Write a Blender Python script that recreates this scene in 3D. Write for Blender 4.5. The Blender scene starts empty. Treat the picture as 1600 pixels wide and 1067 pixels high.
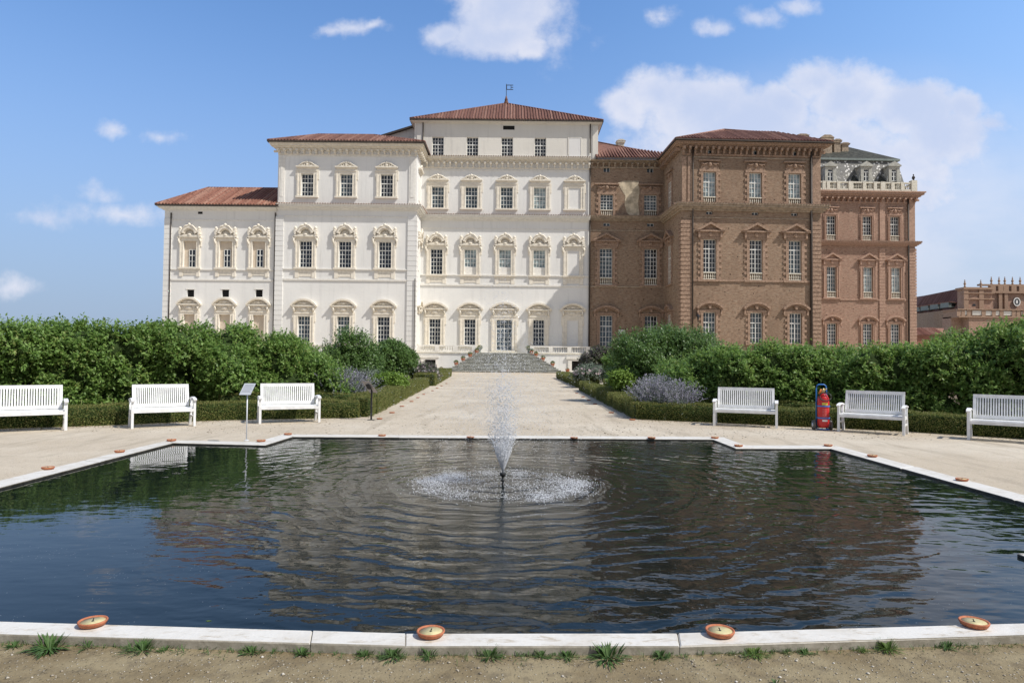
import bpy, math, random
import numpy as np
from math import sin, cos, pi, radians, atan, atan2, sqrt
from mathutils import Vector
from mathutils.geometry import tessellate_polygon

rnd = random.Random(11)
rng = np.random.default_rng(11)
scene = bpy.context.scene
COL = scene.collection
F = 1067.0; CH = 1.6; TH = atan(28.5 / F); ROLL = 0.010
TH_C, TH_S = cos(TH), sin(TH)

# ---------------------------------------------------------------- survey helpers
def ray(px, py):
    x = (px - 800.0) / F; y = (533.5 - py) / F
    x0 = x * cos(ROLL) - y * sin(ROLL); y0 = x * sin(ROLL) + y * cos(ROLL)
    return (x0, TH_C - y0 * TH_S, TH_S + y0 * TH_C)
def g(px, py, z=0.0):
    d = ray(px, py); t = (z - CH) / d[2]
    return (d[0] * t, d[1] * t)
def at(px, py, Y):
    d = ray(px, py); t = Y / d[1]
    return (d[0] * t, Y, CH + d[2] * t)

# ---------------------------------------------------------------- nodes
class N:
    def __init__(s, tree): s.t = tree; s.n = tree.nodes; s.l = tree.links
    def new(s, typ, ins=None, **kw):
        nd = s.n.new(typ)
        for k, v in kw.items(): setattr(nd, k, v)
        for k, v in (ins or {}).items(): s.set(nd.inputs[k], v)
        return nd
    def set(s, sock, v):
        if hasattr(v, 'is_output') or isinstance(v, bpy.types.NodeSocket): s.l.new(v, sock)
        else:
            if isinstance(v, (tuple, list)) and len(v) == 3 and sock.type == 'RGBA': v = (*v, 1)
            sock.default_value = v
    def math(s, op, a, b=None, c=None, clamp=False):
        nd = s.n.new('ShaderNodeMath'); nd.operation = op; nd.use_clamp = clamp
        s.set(nd.inputs[0], a)
        if b is not None: s.set(nd.inputs[1], b)
        if c is not None: s.set(nd.inputs[2], c)
        return nd.outputs[0]
    def vm(s, op, a, b=None):
        nd = s.n.new('ShaderNodeVectorMath'); nd.operation = op
        s.set(nd.inputs[0], a)
        if b is not None: s.set(nd.inputs[1], b)
        return nd.outputs['Value'] if op in ('LENGTH', 'DOT_PRODUCT') else nd.outputs[0]
    def noise(s, vec, scale, detail=4, rough=.55, dist=0):
        nd = s.new('ShaderNodeTexNoise', {'Vector': vec, 'Scale': scale, 'Detail': detail, 'Roughness': rough, 'Distortion': dist})
        return nd.outputs['Fac']
    def ramp(s, v, a, b, lo=0., hi=1.):
        nd = s.new('ShaderNodeMapRange', {'Value': v, 'From Min': a, 'From Max': b, 'To Min': lo, 'To Max': hi}); nd.interpolation_type = 'SMOOTHSTEP'
        return nd.outputs[0]
    def mix(s, f, a, b, mode='MIX'):
        nd = s.n.new('ShaderNodeMix'); nd.data_type = 'RGBA'; nd.blend_type = mode; nd.clamp_factor = True
        s.set(nd.inputs[0], f); s.set(nd.inputs[6], a); s.set(nd.inputs[7], b)
        return nd.outputs[2]
    def mapping(s, vec, scale):
        return s.vm('MULTIPLY', vec, scale)

def base_mat(name, rough=.8, spec=.3):
    m = bpy.data.materials.new(name); m.use_nodes = True
    t = N(m.node_tree); bs = t.n['Principled BSDF']
    bs.inputs['Roughness'].default_value = rough; bs.inputs['Specular IOR Level'].default_value = spec
    return m, t, bs
def mat(name, col, rough=.8, spec=.3, var=.12, scale=6., bump=0., bscale=40., metal=0.):
    m, t, bs = base_mat(name, rough, spec)
    oc = t.new('ShaderNodeTexCoord').outputs['Object']
    f = t.ramp(t.noise(oc, scale, 6, .6), .3, .7)
    c = t.mix(f, tuple(x * (1 - var) for x in col), tuple(min(1, x * (1 + var)) for x in col))
    t.set(bs.inputs['Base Color'], c); bs.inputs['Metallic'].default_value = metal
    if bump:
        b = t.new('ShaderNodeBump', {'Height': t.noise(oc, bscale, 5, .6), 'Strength': 1., 'Distance': bump})
        t.set(bs.inputs['Normal'], b.outputs[0])
    return m

def plaster_mat(name, col, dirt):
    m, t, bs = base_mat(name, .85, .2)
    oc = t.new('ShaderNodeTexCoord').outputs['Object']
    big = t.ramp(t.noise(oc, .12, 5, .6), .35, .65)
    streak = t.ramp(t.noise(t.mapping(oc, (1.6, 1.6, .12)), 1., 6, .65), .50, .80)
    fine = t.noise(oc, 3., 6, .7)
    c = t.mix(big, tuple(x * .95 for x in col), tuple(min(1., x * 1.03) for x in col))
    c = t.mix(t.math('MULTIPLY', streak, dirt), c, tuple(x * .72 for x in col))
    c = t.mix(t.math('MULTIPLY', t.ramp(fine, .52, .8), .25), c, tuple(x * .85 for x in col))
    t.set(bs.inputs['Base Color'], c)
    b = t.new('ShaderNodeBump', {'Height': t.noise(oc, 2.2, 6, .7), 'Strength': 1., 'Distance': .02})
    t.set(bs.inputs['Normal'], b.outputs[0])
    return m

def brick_mat(name, c1, c2, mortar, stain=.5):
    m, t, bs = base_mat(name, .9, .15)
    oc = t.new('ShaderNodeTexCoord').outputs['Object']
    sp = t.new('ShaderNodeSeparateXYZ', {0: oc})
    cv = t.new('ShaderNodeCombineXYZ', {0: t.math('ADD', sp.outputs[0], sp.outputs[1]), 1: sp.outputs[2]}).outputs[0]
    br = t.new('ShaderNodeTexBrick', {'Vector': cv, 'Color1': c1, 'Color2': c2, 'Mortar': mortar, 'Scale': 1., 'Mortar Size': .012,
                                      'Brick Width': .28, 'Row Height': .085, 'Bias': -.1})
    c = br.outputs[0]
    mot = t.noise(t.mapping(oc, (1, 1, 2.6)), 2.3, 8, .82)
    c = t.mix(t.math('MULTIPLY', t.ramp(mot, .46, .60), .9), c, tuple(x * .50 for x in c1))
    vo = t.new('ShaderNodeTexVoronoi', {'Vector': cv, 'Scale': .42}, voronoi_dimensions='2D')
    c = t.mix(t.math('LESS_THAN', vo.outputs['Distance'], .035), c, (.05, .035, .025))
    mot2 = t.noise(t.mapping(oc, (1., 1., 6)), 1.3, 8, .82)
    c = t.mix(t.math('MULTIPLY', t.ramp(mot2, .50, .66), .85), c, mortar)
    big = t.noise(t.mapping(oc, (1, 1, .6)), .16, 5, .65)
    c = t.mix(t.math('MULTIPLY', t.ramp(big, .4, .7), stain), c, tuple(x * .62 for x in c2))
    t.set(bs.inputs['Base Color'], c)
    b = t.new('ShaderNodeBump', {'Height': t.math('ADD', mot, t.math('MULTIPLY', br.outputs[1], -.4)), 'Strength': 1., 'Distance': .06})
    t.set(bs.inputs['Normal'], b.outputs[0])
    return m

def island_mat(name, cols, rough=.7, spec=.3, trans=0., tcol=None, nscale=0., nvar=.35):
    """colour picked per loose piece (leaf, tile row) between several colours"""
    m, t, bs = base_mat(name, rough, spec)
    gi = t.new('ShaderNodeNewGeometry').outputs['Random Per Island']
    cr = t.n.new('ShaderNodeValToRGB'); e = cr.color_ramp.elements
    while len(e) < len(cols): e.new(.5)
    for i, c in enumerate(cols): e[i].position = i / (len(cols) - 1); e[i].color = (*c, 1)
    t.set(cr.inputs[0], gi); c = cr.outputs[0]
    if nscale:
        oc = t.new('ShaderNodeTexCoord').outputs['Object']
        c = t.mix(t.math('MULTIPLY', t.ramp(t.noise(oc, nscale, 6, .7), .45, .68), nvar * 2, clamp=True), c, tuple(x * .45 for x in cols[0]))
    t.set(bs.inputs['Base Color'], c)
    if trans:
        tr = t.new('ShaderNodeBsdfTranslucent', {'Color': t.mix(.5, c, tcol or cols[-1])})
        mx = t.new('ShaderNodeMixShader', {0: trans, 1: bs.outputs[0], 2: tr.outputs[0]})
        t.l.new(mx.outputs[0], t.n['Material Output'].inputs[0])
    return m

M = {}
M['plaster'] = plaster_mat('white plaster', (.78, .77, .74), .65)
M['plaster_old'] = plaster_mat('weathered plaster', (.74, .71, .64), .6)
M['trim'] = mat('cream stucco', (.765, .71, .61), .85, .2, .1, 3., .01, 8.)
M['trimwhite'] = mat('pale stucco', (.775, .75, .695), .85, .2, .08, 3., .01, 8.)
M['niche'] = mat('beige panel', (.62, .53, .42), .9, .1, .08, 2.)
M['brick'] = brick_mat('old brick', (.425, .27, .18), (.33, .22, .15), (.52, .44, .335))
M['brick_red'] = brick_mat('restored brick', (.52, .31, .23), (.42, .255, .19), (.55, .46, .35), .25)
M['brick_trim'] = mat('brick moulding', (.34, .235, .17), .9, .15, .3, 5., .04, 10.)
M['brick_trim_red'] = mat('red brick moulding', (.42, .28, .21), .9, .15, .22, 5., .03, 10.)
M['stone_trim'] = mat('weathered stone band', (.36, .285, .21), .9, .15, .3, 3., .03, 8.)
M['stone'] = mat('pale stone', (.66, .62, .52), .85, .2, .18, 5., .01, 20.)
M['patch'] = mat('old plaster patch', (.52, .44, .32), .9, .1, .38, 1.1, .02, 6.)
M['tile'] = island_mat('terracotta roof tiles', [(.19, .085, .06), (.31, .145, .10), (.25, .12, .085), (.38, .22, .16), (.29, .13, .09)], .85, .15, nscale=2.5)
M['tile_old'] = island_mat('dark terracotta roof tiles', [(.13, .065, .05), (.22, .11, .085), (.17, .085, .065), (.30, .17, .13), (.20, .095, .072)], .85, .15, nscale=2.5)
M['gutter'] = mat('dark copper gutter', (.05, .038, .03), .6, .4, .3, 3.)
M['tile_edge'] = mat('terracotta drip tiles', (.34, .24, .18), .85, .15, .3, 5.)
M['winframe'] = mat('white window paint', (.76, .76, .72), .6, .3, .05, 5.)
def pane_mat(name, col, rough):
    m, t, bs = base_mat(name, rough, .6)
    oc = t.new('ShaderNodeTexCoord').outputs['Object']
    f = t.noise(oc, 1.2, 3, .6)
    t.set(bs.inputs['Base Color'], t.mix(t.ramp(f, .35, .65), tuple(x * .5 for x in col), tuple(x * 1.4 for x in col)))
    b = t.new('ShaderNodeBump', {'Height': t.noise(oc, 2.5, 2), 'Strength': 1., 'Distance': .01}); t.set(bs.inputs['Normal'], b.outputs[0])
    return m
M['pane_dark'] = pane_mat('dark window glass', (.018, .024, .032), .08)
M['pane_mid'] = pane_mat('greyish window glass', (.06, .085, .10), .1)
M['pane_light'] = pane_mat('glass over pale curtain', (.30, .37, .38), .15)
M['dark'] = mat('dark opening', (.02, .02, .02), .9, .1)
M['lead'] = mat('grey lead', (.20, .23, .21), .6, .4, .15, 3.)
M['bench'] = mat('white bench paint', (.76, .76, .75), .45, .4, .10, 7.)
M['marble'] = None
M['terracotta'] = mat('terracotta', (.42, .15, .075), .75, .25, .18, 40., .002, 120.)
M['wax'] = mat('yellowed wax', (.52, .46, .24), .55, .4, .15, 30.)
M['black'] = mat('black metal', (.02, .02, .02), .5, .4)
M['white_metal'] = mat('white metal', (.7, .71, .72), .4, .5, .04)
M['soil'] = mat('garden soil', (.16, .12, .08), .95, .1, .35, 4., .03, 20.)

# ---------------------------------------------------------------- mesh builder
class MB:
    def __init__(s): s.v = []; s.f = []; s.sm = []
    def add(s, vs, fs, smooth=False):
        o = len(s.v); s.v += [tuple(p) for p in vs]
        for f in fs: s.f.append(tuple(o + i for i in f)); s.sm.append(smooth)
        return s
    def box(s, x0, x1, y0, y1, z0, z1):
        v = [(x0, y0, z0), (x1, y0, z0), (x1, y1, z0), (x0, y1, z0), (x0, y0, z1), (x1, y0, z1), (x1, y1, z1), (x0, y1, z1)]
        return s.add(v, [(0, 3, 2, 1), (4, 5, 6, 7), (0, 1, 5, 4), (1, 2, 6, 5), (2, 3, 7, 6), (3, 0, 4, 7)])
    def prism(s, pts, y0, y1):
        """outline in x,z (counter-clockwise seen from the front) extruded along y"""
        n = len(pts)
        v = [(x, y0, z) for x, z in pts] + [(x, y1, z) for x, z in pts]
        f = [tuple(range(n)), tuple(range(2 * n - 1, n - 1, -1))] + [(i, i + n, (i + 1) % n + n, (i + 1) % n) for i in range(n)]
        return s.add(v, f)
    def arc(s, cx, cz, r0, r1, a0, a1, y0, y1, seg=12, sz=1.):
        v = []; f = []
        for i in range(seg + 1):
            a = radians(a0 + (a1 - a0) * i / seg); c, sn = cos(a), sin(a) * sz
            v += [(cx + r0 * c, y0, cz + r0 * sn), (cx + r1 * c, y0, cz + r1 * sn), (cx + r1 * c, y1, cz + r1 * sn), (cx + r0 * c, y1, cz + r0 * sn)]
        for i in range(seg):
            k = 4 * i
            for j in range(4): f.append((k + j, k + (j + 1) % 4, k + 4 + (j + 1) % 4, k + 4 + j))
        f += [(3, 2, 1, 0), (4 * seg, 4 * seg + 1, 4 * seg + 2, 4 * seg + 3)]
        return s.add(v, f)
    def tube(s, pts, r, seg=6, smooth=True, cap=True):
        pts = [Vector(p) for p in pts]; n = len(pts)
        rs = r if isinstance(r, (list, tuple)) else [r] * n
        v = []; f = []; up = Vector((.13, .21, 1)).normalized()
        for i, p in enumerate(pts):
            d = (pts[min(i + 1, n - 1)] - pts[max(i - 1, 0)])
            d = d.normalized() if d.length > 1e-9 else Vector((0, 0, 1))
            a = up if abs(d.dot(up)) < .95 else Vector((1, .1, 0)).normalized()
            u = d.cross(a).normalized(); w = d.cross(u)
            for k in range(seg):
                t = 2 * pi * k / seg; v.append(p + (u * cos(t) + w * sin(t)) * rs[i])
        for i in range(n - 1):
            for k in range(seg):
                f.append((i * seg + k, i * seg + (k + 1) % seg, (i + 1) * seg + (k + 1) % seg, (i + 1) * seg + k))
        if cap: f += [tuple(range(seg - 1, -1, -1)), tuple(range((n - 1) * seg, n * seg))]
        return s.add(v, f, smooth)
    def ball(s, c, r, sx=1., sy=1., sz=1., seg=8, rings=5):
        prof = [(sin(pi * i / rings), -cos(pi * i / rings)) for i in range(rings + 1)]
        v = []; f = []
        for a, b in prof:
            for k in range(seg):
                t = 2 * pi * k / seg; v.append((c[0] + r * sx * a * cos(t), c[1] + r * sy * a * sin(t), c[2] + r * sz * b))
        for i in range(rings):
            for k in range(seg): f.append((i * seg + k, i * seg + (k + 1) % seg, (i + 1) * seg + (k + 1) % seg, (i + 1) * seg + k))
        return s.add(v, f, True)
    def lathe(s, prof, c=(0, 0, 0), seg=12, smooth=True):
        v = []; f = []
        for r, z in prof:
            for k in range(seg):
                t = 2 * pi * k / seg; v.append((c[0] + r * cos(t), c[1] + r * sin(t), c[2] + z))
        n = len(prof)
        for i in range(n - 1):
            for k in range(seg): f.append((i * seg + k, i * seg + (k + 1) % seg, (i + 1) * seg + (k + 1) % seg, (i + 1) * seg + k))
        if prof[0][0] > 1e-5: f.append(tuple(range(seg - 1, -1, -1)))
        if prof[-1][0] > 1e-5: f.append(tuple(range((n - 1) * seg, n * seg)))
        return s.add(v, f, smooth)
    def bar(s, p0, p1, w, d=None):
        """square bar between two points"""
        p0 = Vector(p0); p1 = Vector(p1); a = (p1 - p0).normalized(); d = d or w
        up = Vector((0, 1, 0)) if abs(a.y) < .9 else Vector((0, 0, 1))
        u = a.cross(up).normalized() * (w / 2); q = u.cross(a).normalized() * (d / 2)
        v = [p + e for p in (p0, p1) for e in (-u - q, u - q, u + q, -u + q)]
        return s.add(v, [(3, 2, 1, 0), (4, 5, 6, 7), (0, 1, 5, 4), (1, 2, 6, 5), (2, 3, 7, 6), (3, 0, 4, 7)])
    def mesh(s, name, m):
        me = bpy.data.meshes.new(name); me.from_pydata(s.v, [], s.f); me.materials.append(m)
        me.polygons.foreach_set('use_smooth', s.sm); me.update()
        return me
    def build(s, name, m, parent=None, loc=(0, 0, 0), rz=0.):
        return link(name, s.mesh(name, m), parent, loc, rz)
def link(name, me, parent=None, loc=(0, 0, 0), rz=0.):
    o = bpy.data.objects.new(name, me); COL.objects.link(o); o.parent = parent; o.location = loc; o.rotation_euler = (0, 0, rz)
    return o
def tag(o, label, cat, group=None, kind=None):
    if label: o['label'] = label
    if cat: o['category'] = cat
    if group: o['group'] = group
    if kind: o['kind'] = kind
    return o
def thing(name, label, cat, loc=(0, 0, 0), rz=0., group=None):
    o = bpy.data.objects.new(name, None); COL.objects.link(o); o.location = loc; o.rotation_euler = (0, 0, rz); o.empty_display_size = .2
    return tag(o, label, cat, group)
def children(o): return [c for c in COL.objects if c.parent == o]
def copy_tree(o, parent=None):
    c = o.copy(); COL.objects.link(c)
    if parent: c.parent = parent
    for ch in children(o): copy_tree(ch, c)
    return c
def quads(name, V, m, parent=None, k=4, smooth=False):
    """V: (n,k,3) array of loose k-gons as one mesh"""
    n = len(V); me = bpy.data.meshes.new(name)
    me.vertices.add(n * k); me.vertices.foreach_set('co', np.ascontiguousarray(V, dtype=np.float32).ravel())
    me.loops.add(n * k); me.loops.foreach_set('vertex_index', np.arange(n * k, dtype=np.int32))
    me.polygons.add(n); me.polygons.foreach_set('loop_start', np.arange(0, n * k, k, dtype=np.int32))
    me.polygons.foreach_set('loop_total', np.full(n, k, dtype=np.int32))
    me.materials.append(m); me.update(calc_edges=True)
    return link(name, me, parent)

# ---------------------------------------------------------------- camera, sun, sky
cam = bpy.data.cameras.new('camera'); cam.lens = 24.0 * (F / 1066.667); cam.sensor_width = 36; cam.clip_end = 9000; cam.clip_start = .05
co = bpy.data.objects.new('camera', cam); COL.objects.link(co); co.location = (0, 0, CH)
from mathutils import Matrix
co.rotation_euler = (Matrix.Rotation(pi / 2 + TH, 3, 'X') @ Matrix.Rotation(ROLL, 3, 'Z')).to_euler()
scene.camera = co
SUNV = Vector((.76, -.36, 1.0)).normalized()
sl = bpy.data.lights.new('sun', 'SUN'); sl.energy = 4.5; sl.angle = radians(.55); sl.color = (1, .958, .895)
so = bpy.data.objects.new('sun', sl); COL.objects.link(so); so.rotation_euler = SUNV.to_track_quat('Z', 'Y').to_euler(); so.location = (30, -10, 60)

world = bpy.data.worlds.new('World'); scene.world = world; world.use_nodes = True
t = N(world.node_tree)
sky = t.new('ShaderNodeTexSky', sky_type='NISHITA'); sky.sun_disc = False
sky.sun_elevation = math.asin(SUNV.z); sky.sun_rotation = atan2(SUNV.x, SUNV.y); sky.altitude = 200; sky.air_density = 1.0; sky.dust_density = .6; sky.ozone_density = 2.2
dirv = t.new('ShaderNodeTexCoord').outputs['Generated']
sp = t.new('ShaderNodeSeparateXYZ', {0: dirv})
yy = t.math('MAXIMUM', sp.outputs[1], .05)
uv = t.new('ShaderNodeCombineXYZ', {0: t.math('DIVIDE', sp.outputs[0], yy), 1: t.math('DIVIDE', sp.outputs[2], yy), 2: 0.}).outputs[0]
CL = [(985, 165, 50, 34, .85), (1040, 142, 75, 42, 1.1), (1090, 165, 95, 60, 1.2), (1165, 190, 120, 55, 1.2), (1215, 165, 60, 34, 1.), (1275, 135, 62, 40, 1.15), (1330, 160, 90, 55, 1.2), (1420, 175, 90, 48, 1.15), (1500, 165, 34, 30, 1.), (1480, 215, 80, 60, 1.), (1545, 185, 40, 16, .5), (1230, 235, 260, 70, 1.), (1400, 255, 130, 60, .8), (1420, 300, 110, 40, .5),
      (790, 5, 100, 62, 1.2), (770, 50, 95, 45, 1.1), (700, 45, 32, 28, .9), (830, 70, 45, 25, .8), (875, 60, 40, 35, .3), (555, 40, 44, 14, .48), (585, 38, 20, 10, .5), (525, 42, 30, 10, .35), (1122, 45, 30, 14, .55), (1178, 28, 34, 16, .5), (1242, 8, 38, 14, .5), (1045, 20, 22, 12, .35), (250, 210, 30, 14, .34), (172, 199, 20, 8, .28),
      (200, 330, 120, 18, .38), (150, 300, 40, 14, .34), (68, 343, 40, 14, .38), (18, 447, 50, 13, .3)]
acc = None
wn = t.noise(uv, 3.2, 3, .5)
wv = t.new('ShaderNodeTexNoise', {'Vector': uv, 'Scale': 6., 'Detail': 5., 'Roughness': .6}).outputs['Color']
uvw = t.vm('ADD', uv, t.vm('MULTIPLY', t.vm('SUBTRACT', wv, (.5, .5, .5)), (.075, .06, 0)))
for cx, cy, rx, ry, w in CL:
    d = ray(cx, cy); cu, cv = d[0] / d[1], d[2] / d[1]
    r = t.vm('LENGTH', t.vm('MULTIPLY', t.vm('SUBTRACT', uvw, (cu, cv, 0)), (F / rx, F / ry, 0)))
    v = t.math('MULTIPLY', t.math('SUBTRACT', 1.12, r), w)
    acc = v if acc is None else t.math('MAXIMUM', acc, v)
# clouds elsewhere in the sky (seen only from other directions)
det = t.noise(uv, 14., 9, .62)
dens = t.math('ADD', acc, t.math('MULTIPLY', t.math('SUBTRACT', det, .5), 1.5))
alpha = t.math('MULTIPLY', t.ramp(dens, -.12, .62), t.ramp(sp.outputs[1], .05, .3))
alpha = t.math('MULTIPLY', alpha, .88)
dv_ = ray(1330, 330); veil = t.vm('LENGTH', t.vm('MULTIPLY', t.vm('SUBTRACT', uvw, (dv_[0] / dv_[1], dv_[2] / dv_[1], 0)), (F / 520, F / 260, 0)))
veil = t.math('MULTIPLY', t.math('MULTIPLY', t.ramp(veil, 1.05, .2), .62), t.ramp(t.math('ADD', t.noise(t.vm('MULTIPLY', uv, (1., 2.4, 1.)), 4., 5, .6), 0.), .28, .6, .55, 1.))
alpha = t.math('MAXIMUM', alpha, t.math('MULTIPLY', veil, t.ramp(sp.outputs[1], .05, .3)))
lit = t.ramp(t.math('ADD', t.noise(t.vm('ADD', uv, (.03, .03, 0)), 6., 6, .6), t.math('MULTIPLY', acc, -.20)), .20, .58)
cc = t.mix(lit, (4.3, 4.85, 6.3), (5.9, 6.0, 6.7))
hz = t.ramp(sp.outputs[2], -.02, .50, 1., 0.)
skc = t.mix(1., sky.outputs[0], (.98, 1.25, 1.50), 'MULTIPLY')
skc = t.mix(t.math('MULTIPLY', hz, .95), skc, (2.35, 2.95, 4.2))
# unseen rear sky: added clouds and dimmer tones, tuned to set the ambient light
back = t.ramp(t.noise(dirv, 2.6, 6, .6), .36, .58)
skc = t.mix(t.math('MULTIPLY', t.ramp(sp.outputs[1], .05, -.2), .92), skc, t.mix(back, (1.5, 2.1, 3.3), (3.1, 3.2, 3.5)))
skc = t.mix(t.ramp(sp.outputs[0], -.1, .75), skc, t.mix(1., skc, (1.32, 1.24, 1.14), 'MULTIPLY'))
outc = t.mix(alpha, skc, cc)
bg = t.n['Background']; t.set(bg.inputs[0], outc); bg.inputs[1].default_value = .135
scene.view_settings.view_transform = 'Standard'; scene.view_settings.look = 'None'; scene.view_settings.exposure = .05; scene.view_settings.gamma = 1
# ================================================================ palace kit
class Block:
    """a facade plane: local x along the wall, local y into the building, z up"""
    def __init__(s, root, px, Y, yaw=0.):
        s.root = root; s.a = yaw; d = ray(px, 560); s.O = (d[0] * Y / d[1], Y); s.open = []; s.Y = Y
    def loc(s, px, py, y=0.):
        d = ray(px, py); n = (-sin(s.a), cos(s.a)); ox = s.O[0] + n[0] * y; oy = s.O[1] + n[1] * y
        t_ = (ox * n[0] + oy * n[1]) / (d[0] * n[0] + d[1] * n[1]); x, yy_ = d[0] * t_, d[1] * t_
        return (x - ox) * cos(s.a) + (yy_ - oy) * sin(s.a), CH + d[2] * t_
    def u(s, px, py=400, y=0.): return s.loc(px, py, y)[0]
    def z(s, px, py, y=0.): return s.loc(px, py, y)[1]
    def put(s, name, me, u=0., y=0., z=0., rz=0., parent=None):
        if parent is not None: return link(name, me, parent, (u, y, z), rz)
        X = s.O[0] + u * cos(s.a) - y * sin(s.a); Y = s.O[1] + u * sin(s.a) + y * cos(s.a); r = s.root.location
        return link(name, me, s.root, (X - r.x, Y - r.y, z - r.z), s.a + rz)
    def part(s, name, mb, m): return s.put(name, mb.mesh(name, m))

def wall_mesh(u0, u1, z1, openings, depth, back=12., reveal=.42, z0=0.):
    mb = MB()
    us = sorted({u0, u1} | {round(v, 4) for o in openings for v in o[:2]}); zs = sorted({z0, z1} | {round(v, 4) for o in openings for v in o[2:4]})
    for i in range(len(us) - 1):
        for j in range(len(zs) - 1):
            cu = (us[i] + us[i + 1]) / 2; cz = (zs[j] + zs[j + 1]) / 2
            if any(o[0] < cu < o[1] and o[2] < cz < o[3] for o in openings): continue
            mb.add([(us[i], 0, zs[j]), (us[i + 1], 0, zs[j]), (us[i + 1], 0, zs[j + 1]), (us[i], 0, zs[j + 1])], [(0, 1, 2, 3)])
    for a, b, c, d in openings:
        r = reveal
        mb.add([(a, 0, c), (b, 0, c), (b, r, c), (a, r, c)], [(0, 1, 2, 3)]); mb.add([(a, 0, d), (b, 0, d), (b, r, d), (a, r, d)], [(3, 2, 1, 0)])
        mb.add([(a, 0, c), (a, r, c), (a, r, d), (a, 0, d)], [(0, 1, 2, 3)]); mb.add([(b, 0, c), (b, r, c), (b, r, d), (b, 0, d)], [(3, 2, 1, 0)])
        mb.add([(a, r, c), (b, r, c), (b, r, d), (a, r, d)], [(0, 1, 2, 3)])
    mb.add([(u0, 0, z0), (u0, back, z0), (u0, back, z1), (u0, 0, z1)], [(0, 1, 2, 3)])
    mb.add([(u1, 0, z0), (u1, back, z0), (u1, back, z1), (u1, 0, z1)], [(3, 2, 1, 0)])
    mb.add([(u0, back, z0), (u1, back, z0), (u1, back, z1), (u0, back, z1)], [(3, 2, 1, 0)])
    mb.add([(u0, 0, z1), (u1, 0, z1), (u1, back, z1), (u0, back, z1)], [(0, 1, 2, 3)])
    return mb

CACHE = {}
def cached(key, fn, m):
    k = (key, m.name)
    if k not in CACHE: CACHE[k] = fn().mesh(key[0], m)
    return CACHE[k]

def window_mb(w, h, cols=4, rows_up=2, rows_lo=4, bar=.052):
    mb = MB(); o = .065; T = .10
    mb.box(-w / 2, -w / 2 + o, 0, T, 0, h).box(w / 2 - o, w / 2, 0, T, 0, h).box(-w / 2 + o, w / 2 - o, 0, T, 0, o).box(-w / 2 + o, w / 2 - o, 0, T, h - o, h)
    zt = h * rows_lo / (rows_lo + rows_up) if rows_up else h
    if rows_up: mb.box(-w / 2 + o, w / 2 - o, -.02, T, zt - .06, zt + .06)
    mb.box(-.045, .045, -.012, T, o, h - o)
    for i in range(1, cols):
        if i * 2 == cols: continue
        x = -w / 2 + w * i / cols; mb.box(x - bar / 2, x + bar / 2, .01, T, o, h - o)
    for k in range(1, rows_lo): z = zt * k / rows_lo; mb.box(-w / 2 + o, w / 2 - o, .015, T, z - bar / 2, z + bar / 2)
    for k in range(1, rows_up): z = zt + (h - zt) * k / rows_up; mb.box(-w / 2 + o, w / 2 - o, .015, T, z - bar / 2, z + bar / 2)
    return mb

def surround_mb(w, h, fw=.5, proud=.14, sill=True, ears=True, apron=0.):
    mb = MB(); a = w / 2
    for s in (-1, 1):
        x0, x1 = sorted((s * (a + .01), s * (a + fw)))
        mb.box(x0, x1, -proud, .01, -.02, h + .0)
        x0, x1 = sorted((s * (a + fw * .62), s * (a + fw * .95))); mb.box(x0, x1, -proud - .07, -proud + .01, 0, h)
        x0, x1 = sorted((s * (a + .03), s * (a + .12))); mb.box(x0, x1, -proud - .04, -proud + .01, 0, h)
        if ears:
            x0, x1 = sorted((s * (a + fw), s * (a + fw + .17))); mb.box(x0, x1, -proud + .02, .01, h - .75, h + fw * .9)
    mb.box(-a - fw, a + fw, -proud, .01, h, h + fw * .9); mb.box(-a - fw * .95, a + fw * .95, -proud - .07, -proud + .01, h + fw * .55, h + fw * .88)
    if sill: mb.box(-a - fw - .12, a + fw + .12, -proud - .16, .01, -.24, -.02)
    if apron:
        for s in (-1, 1):
            x0, x1 = sorted((s * (a + .05), s * (a + fw - .02))); mb.box(x0, x1, -.13, .01, -.24 - apron, -.24)
        mb.box(-a - .05, a + .05, -.07, .01, -.24 - apron * .8, -.24)
    return mb

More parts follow.
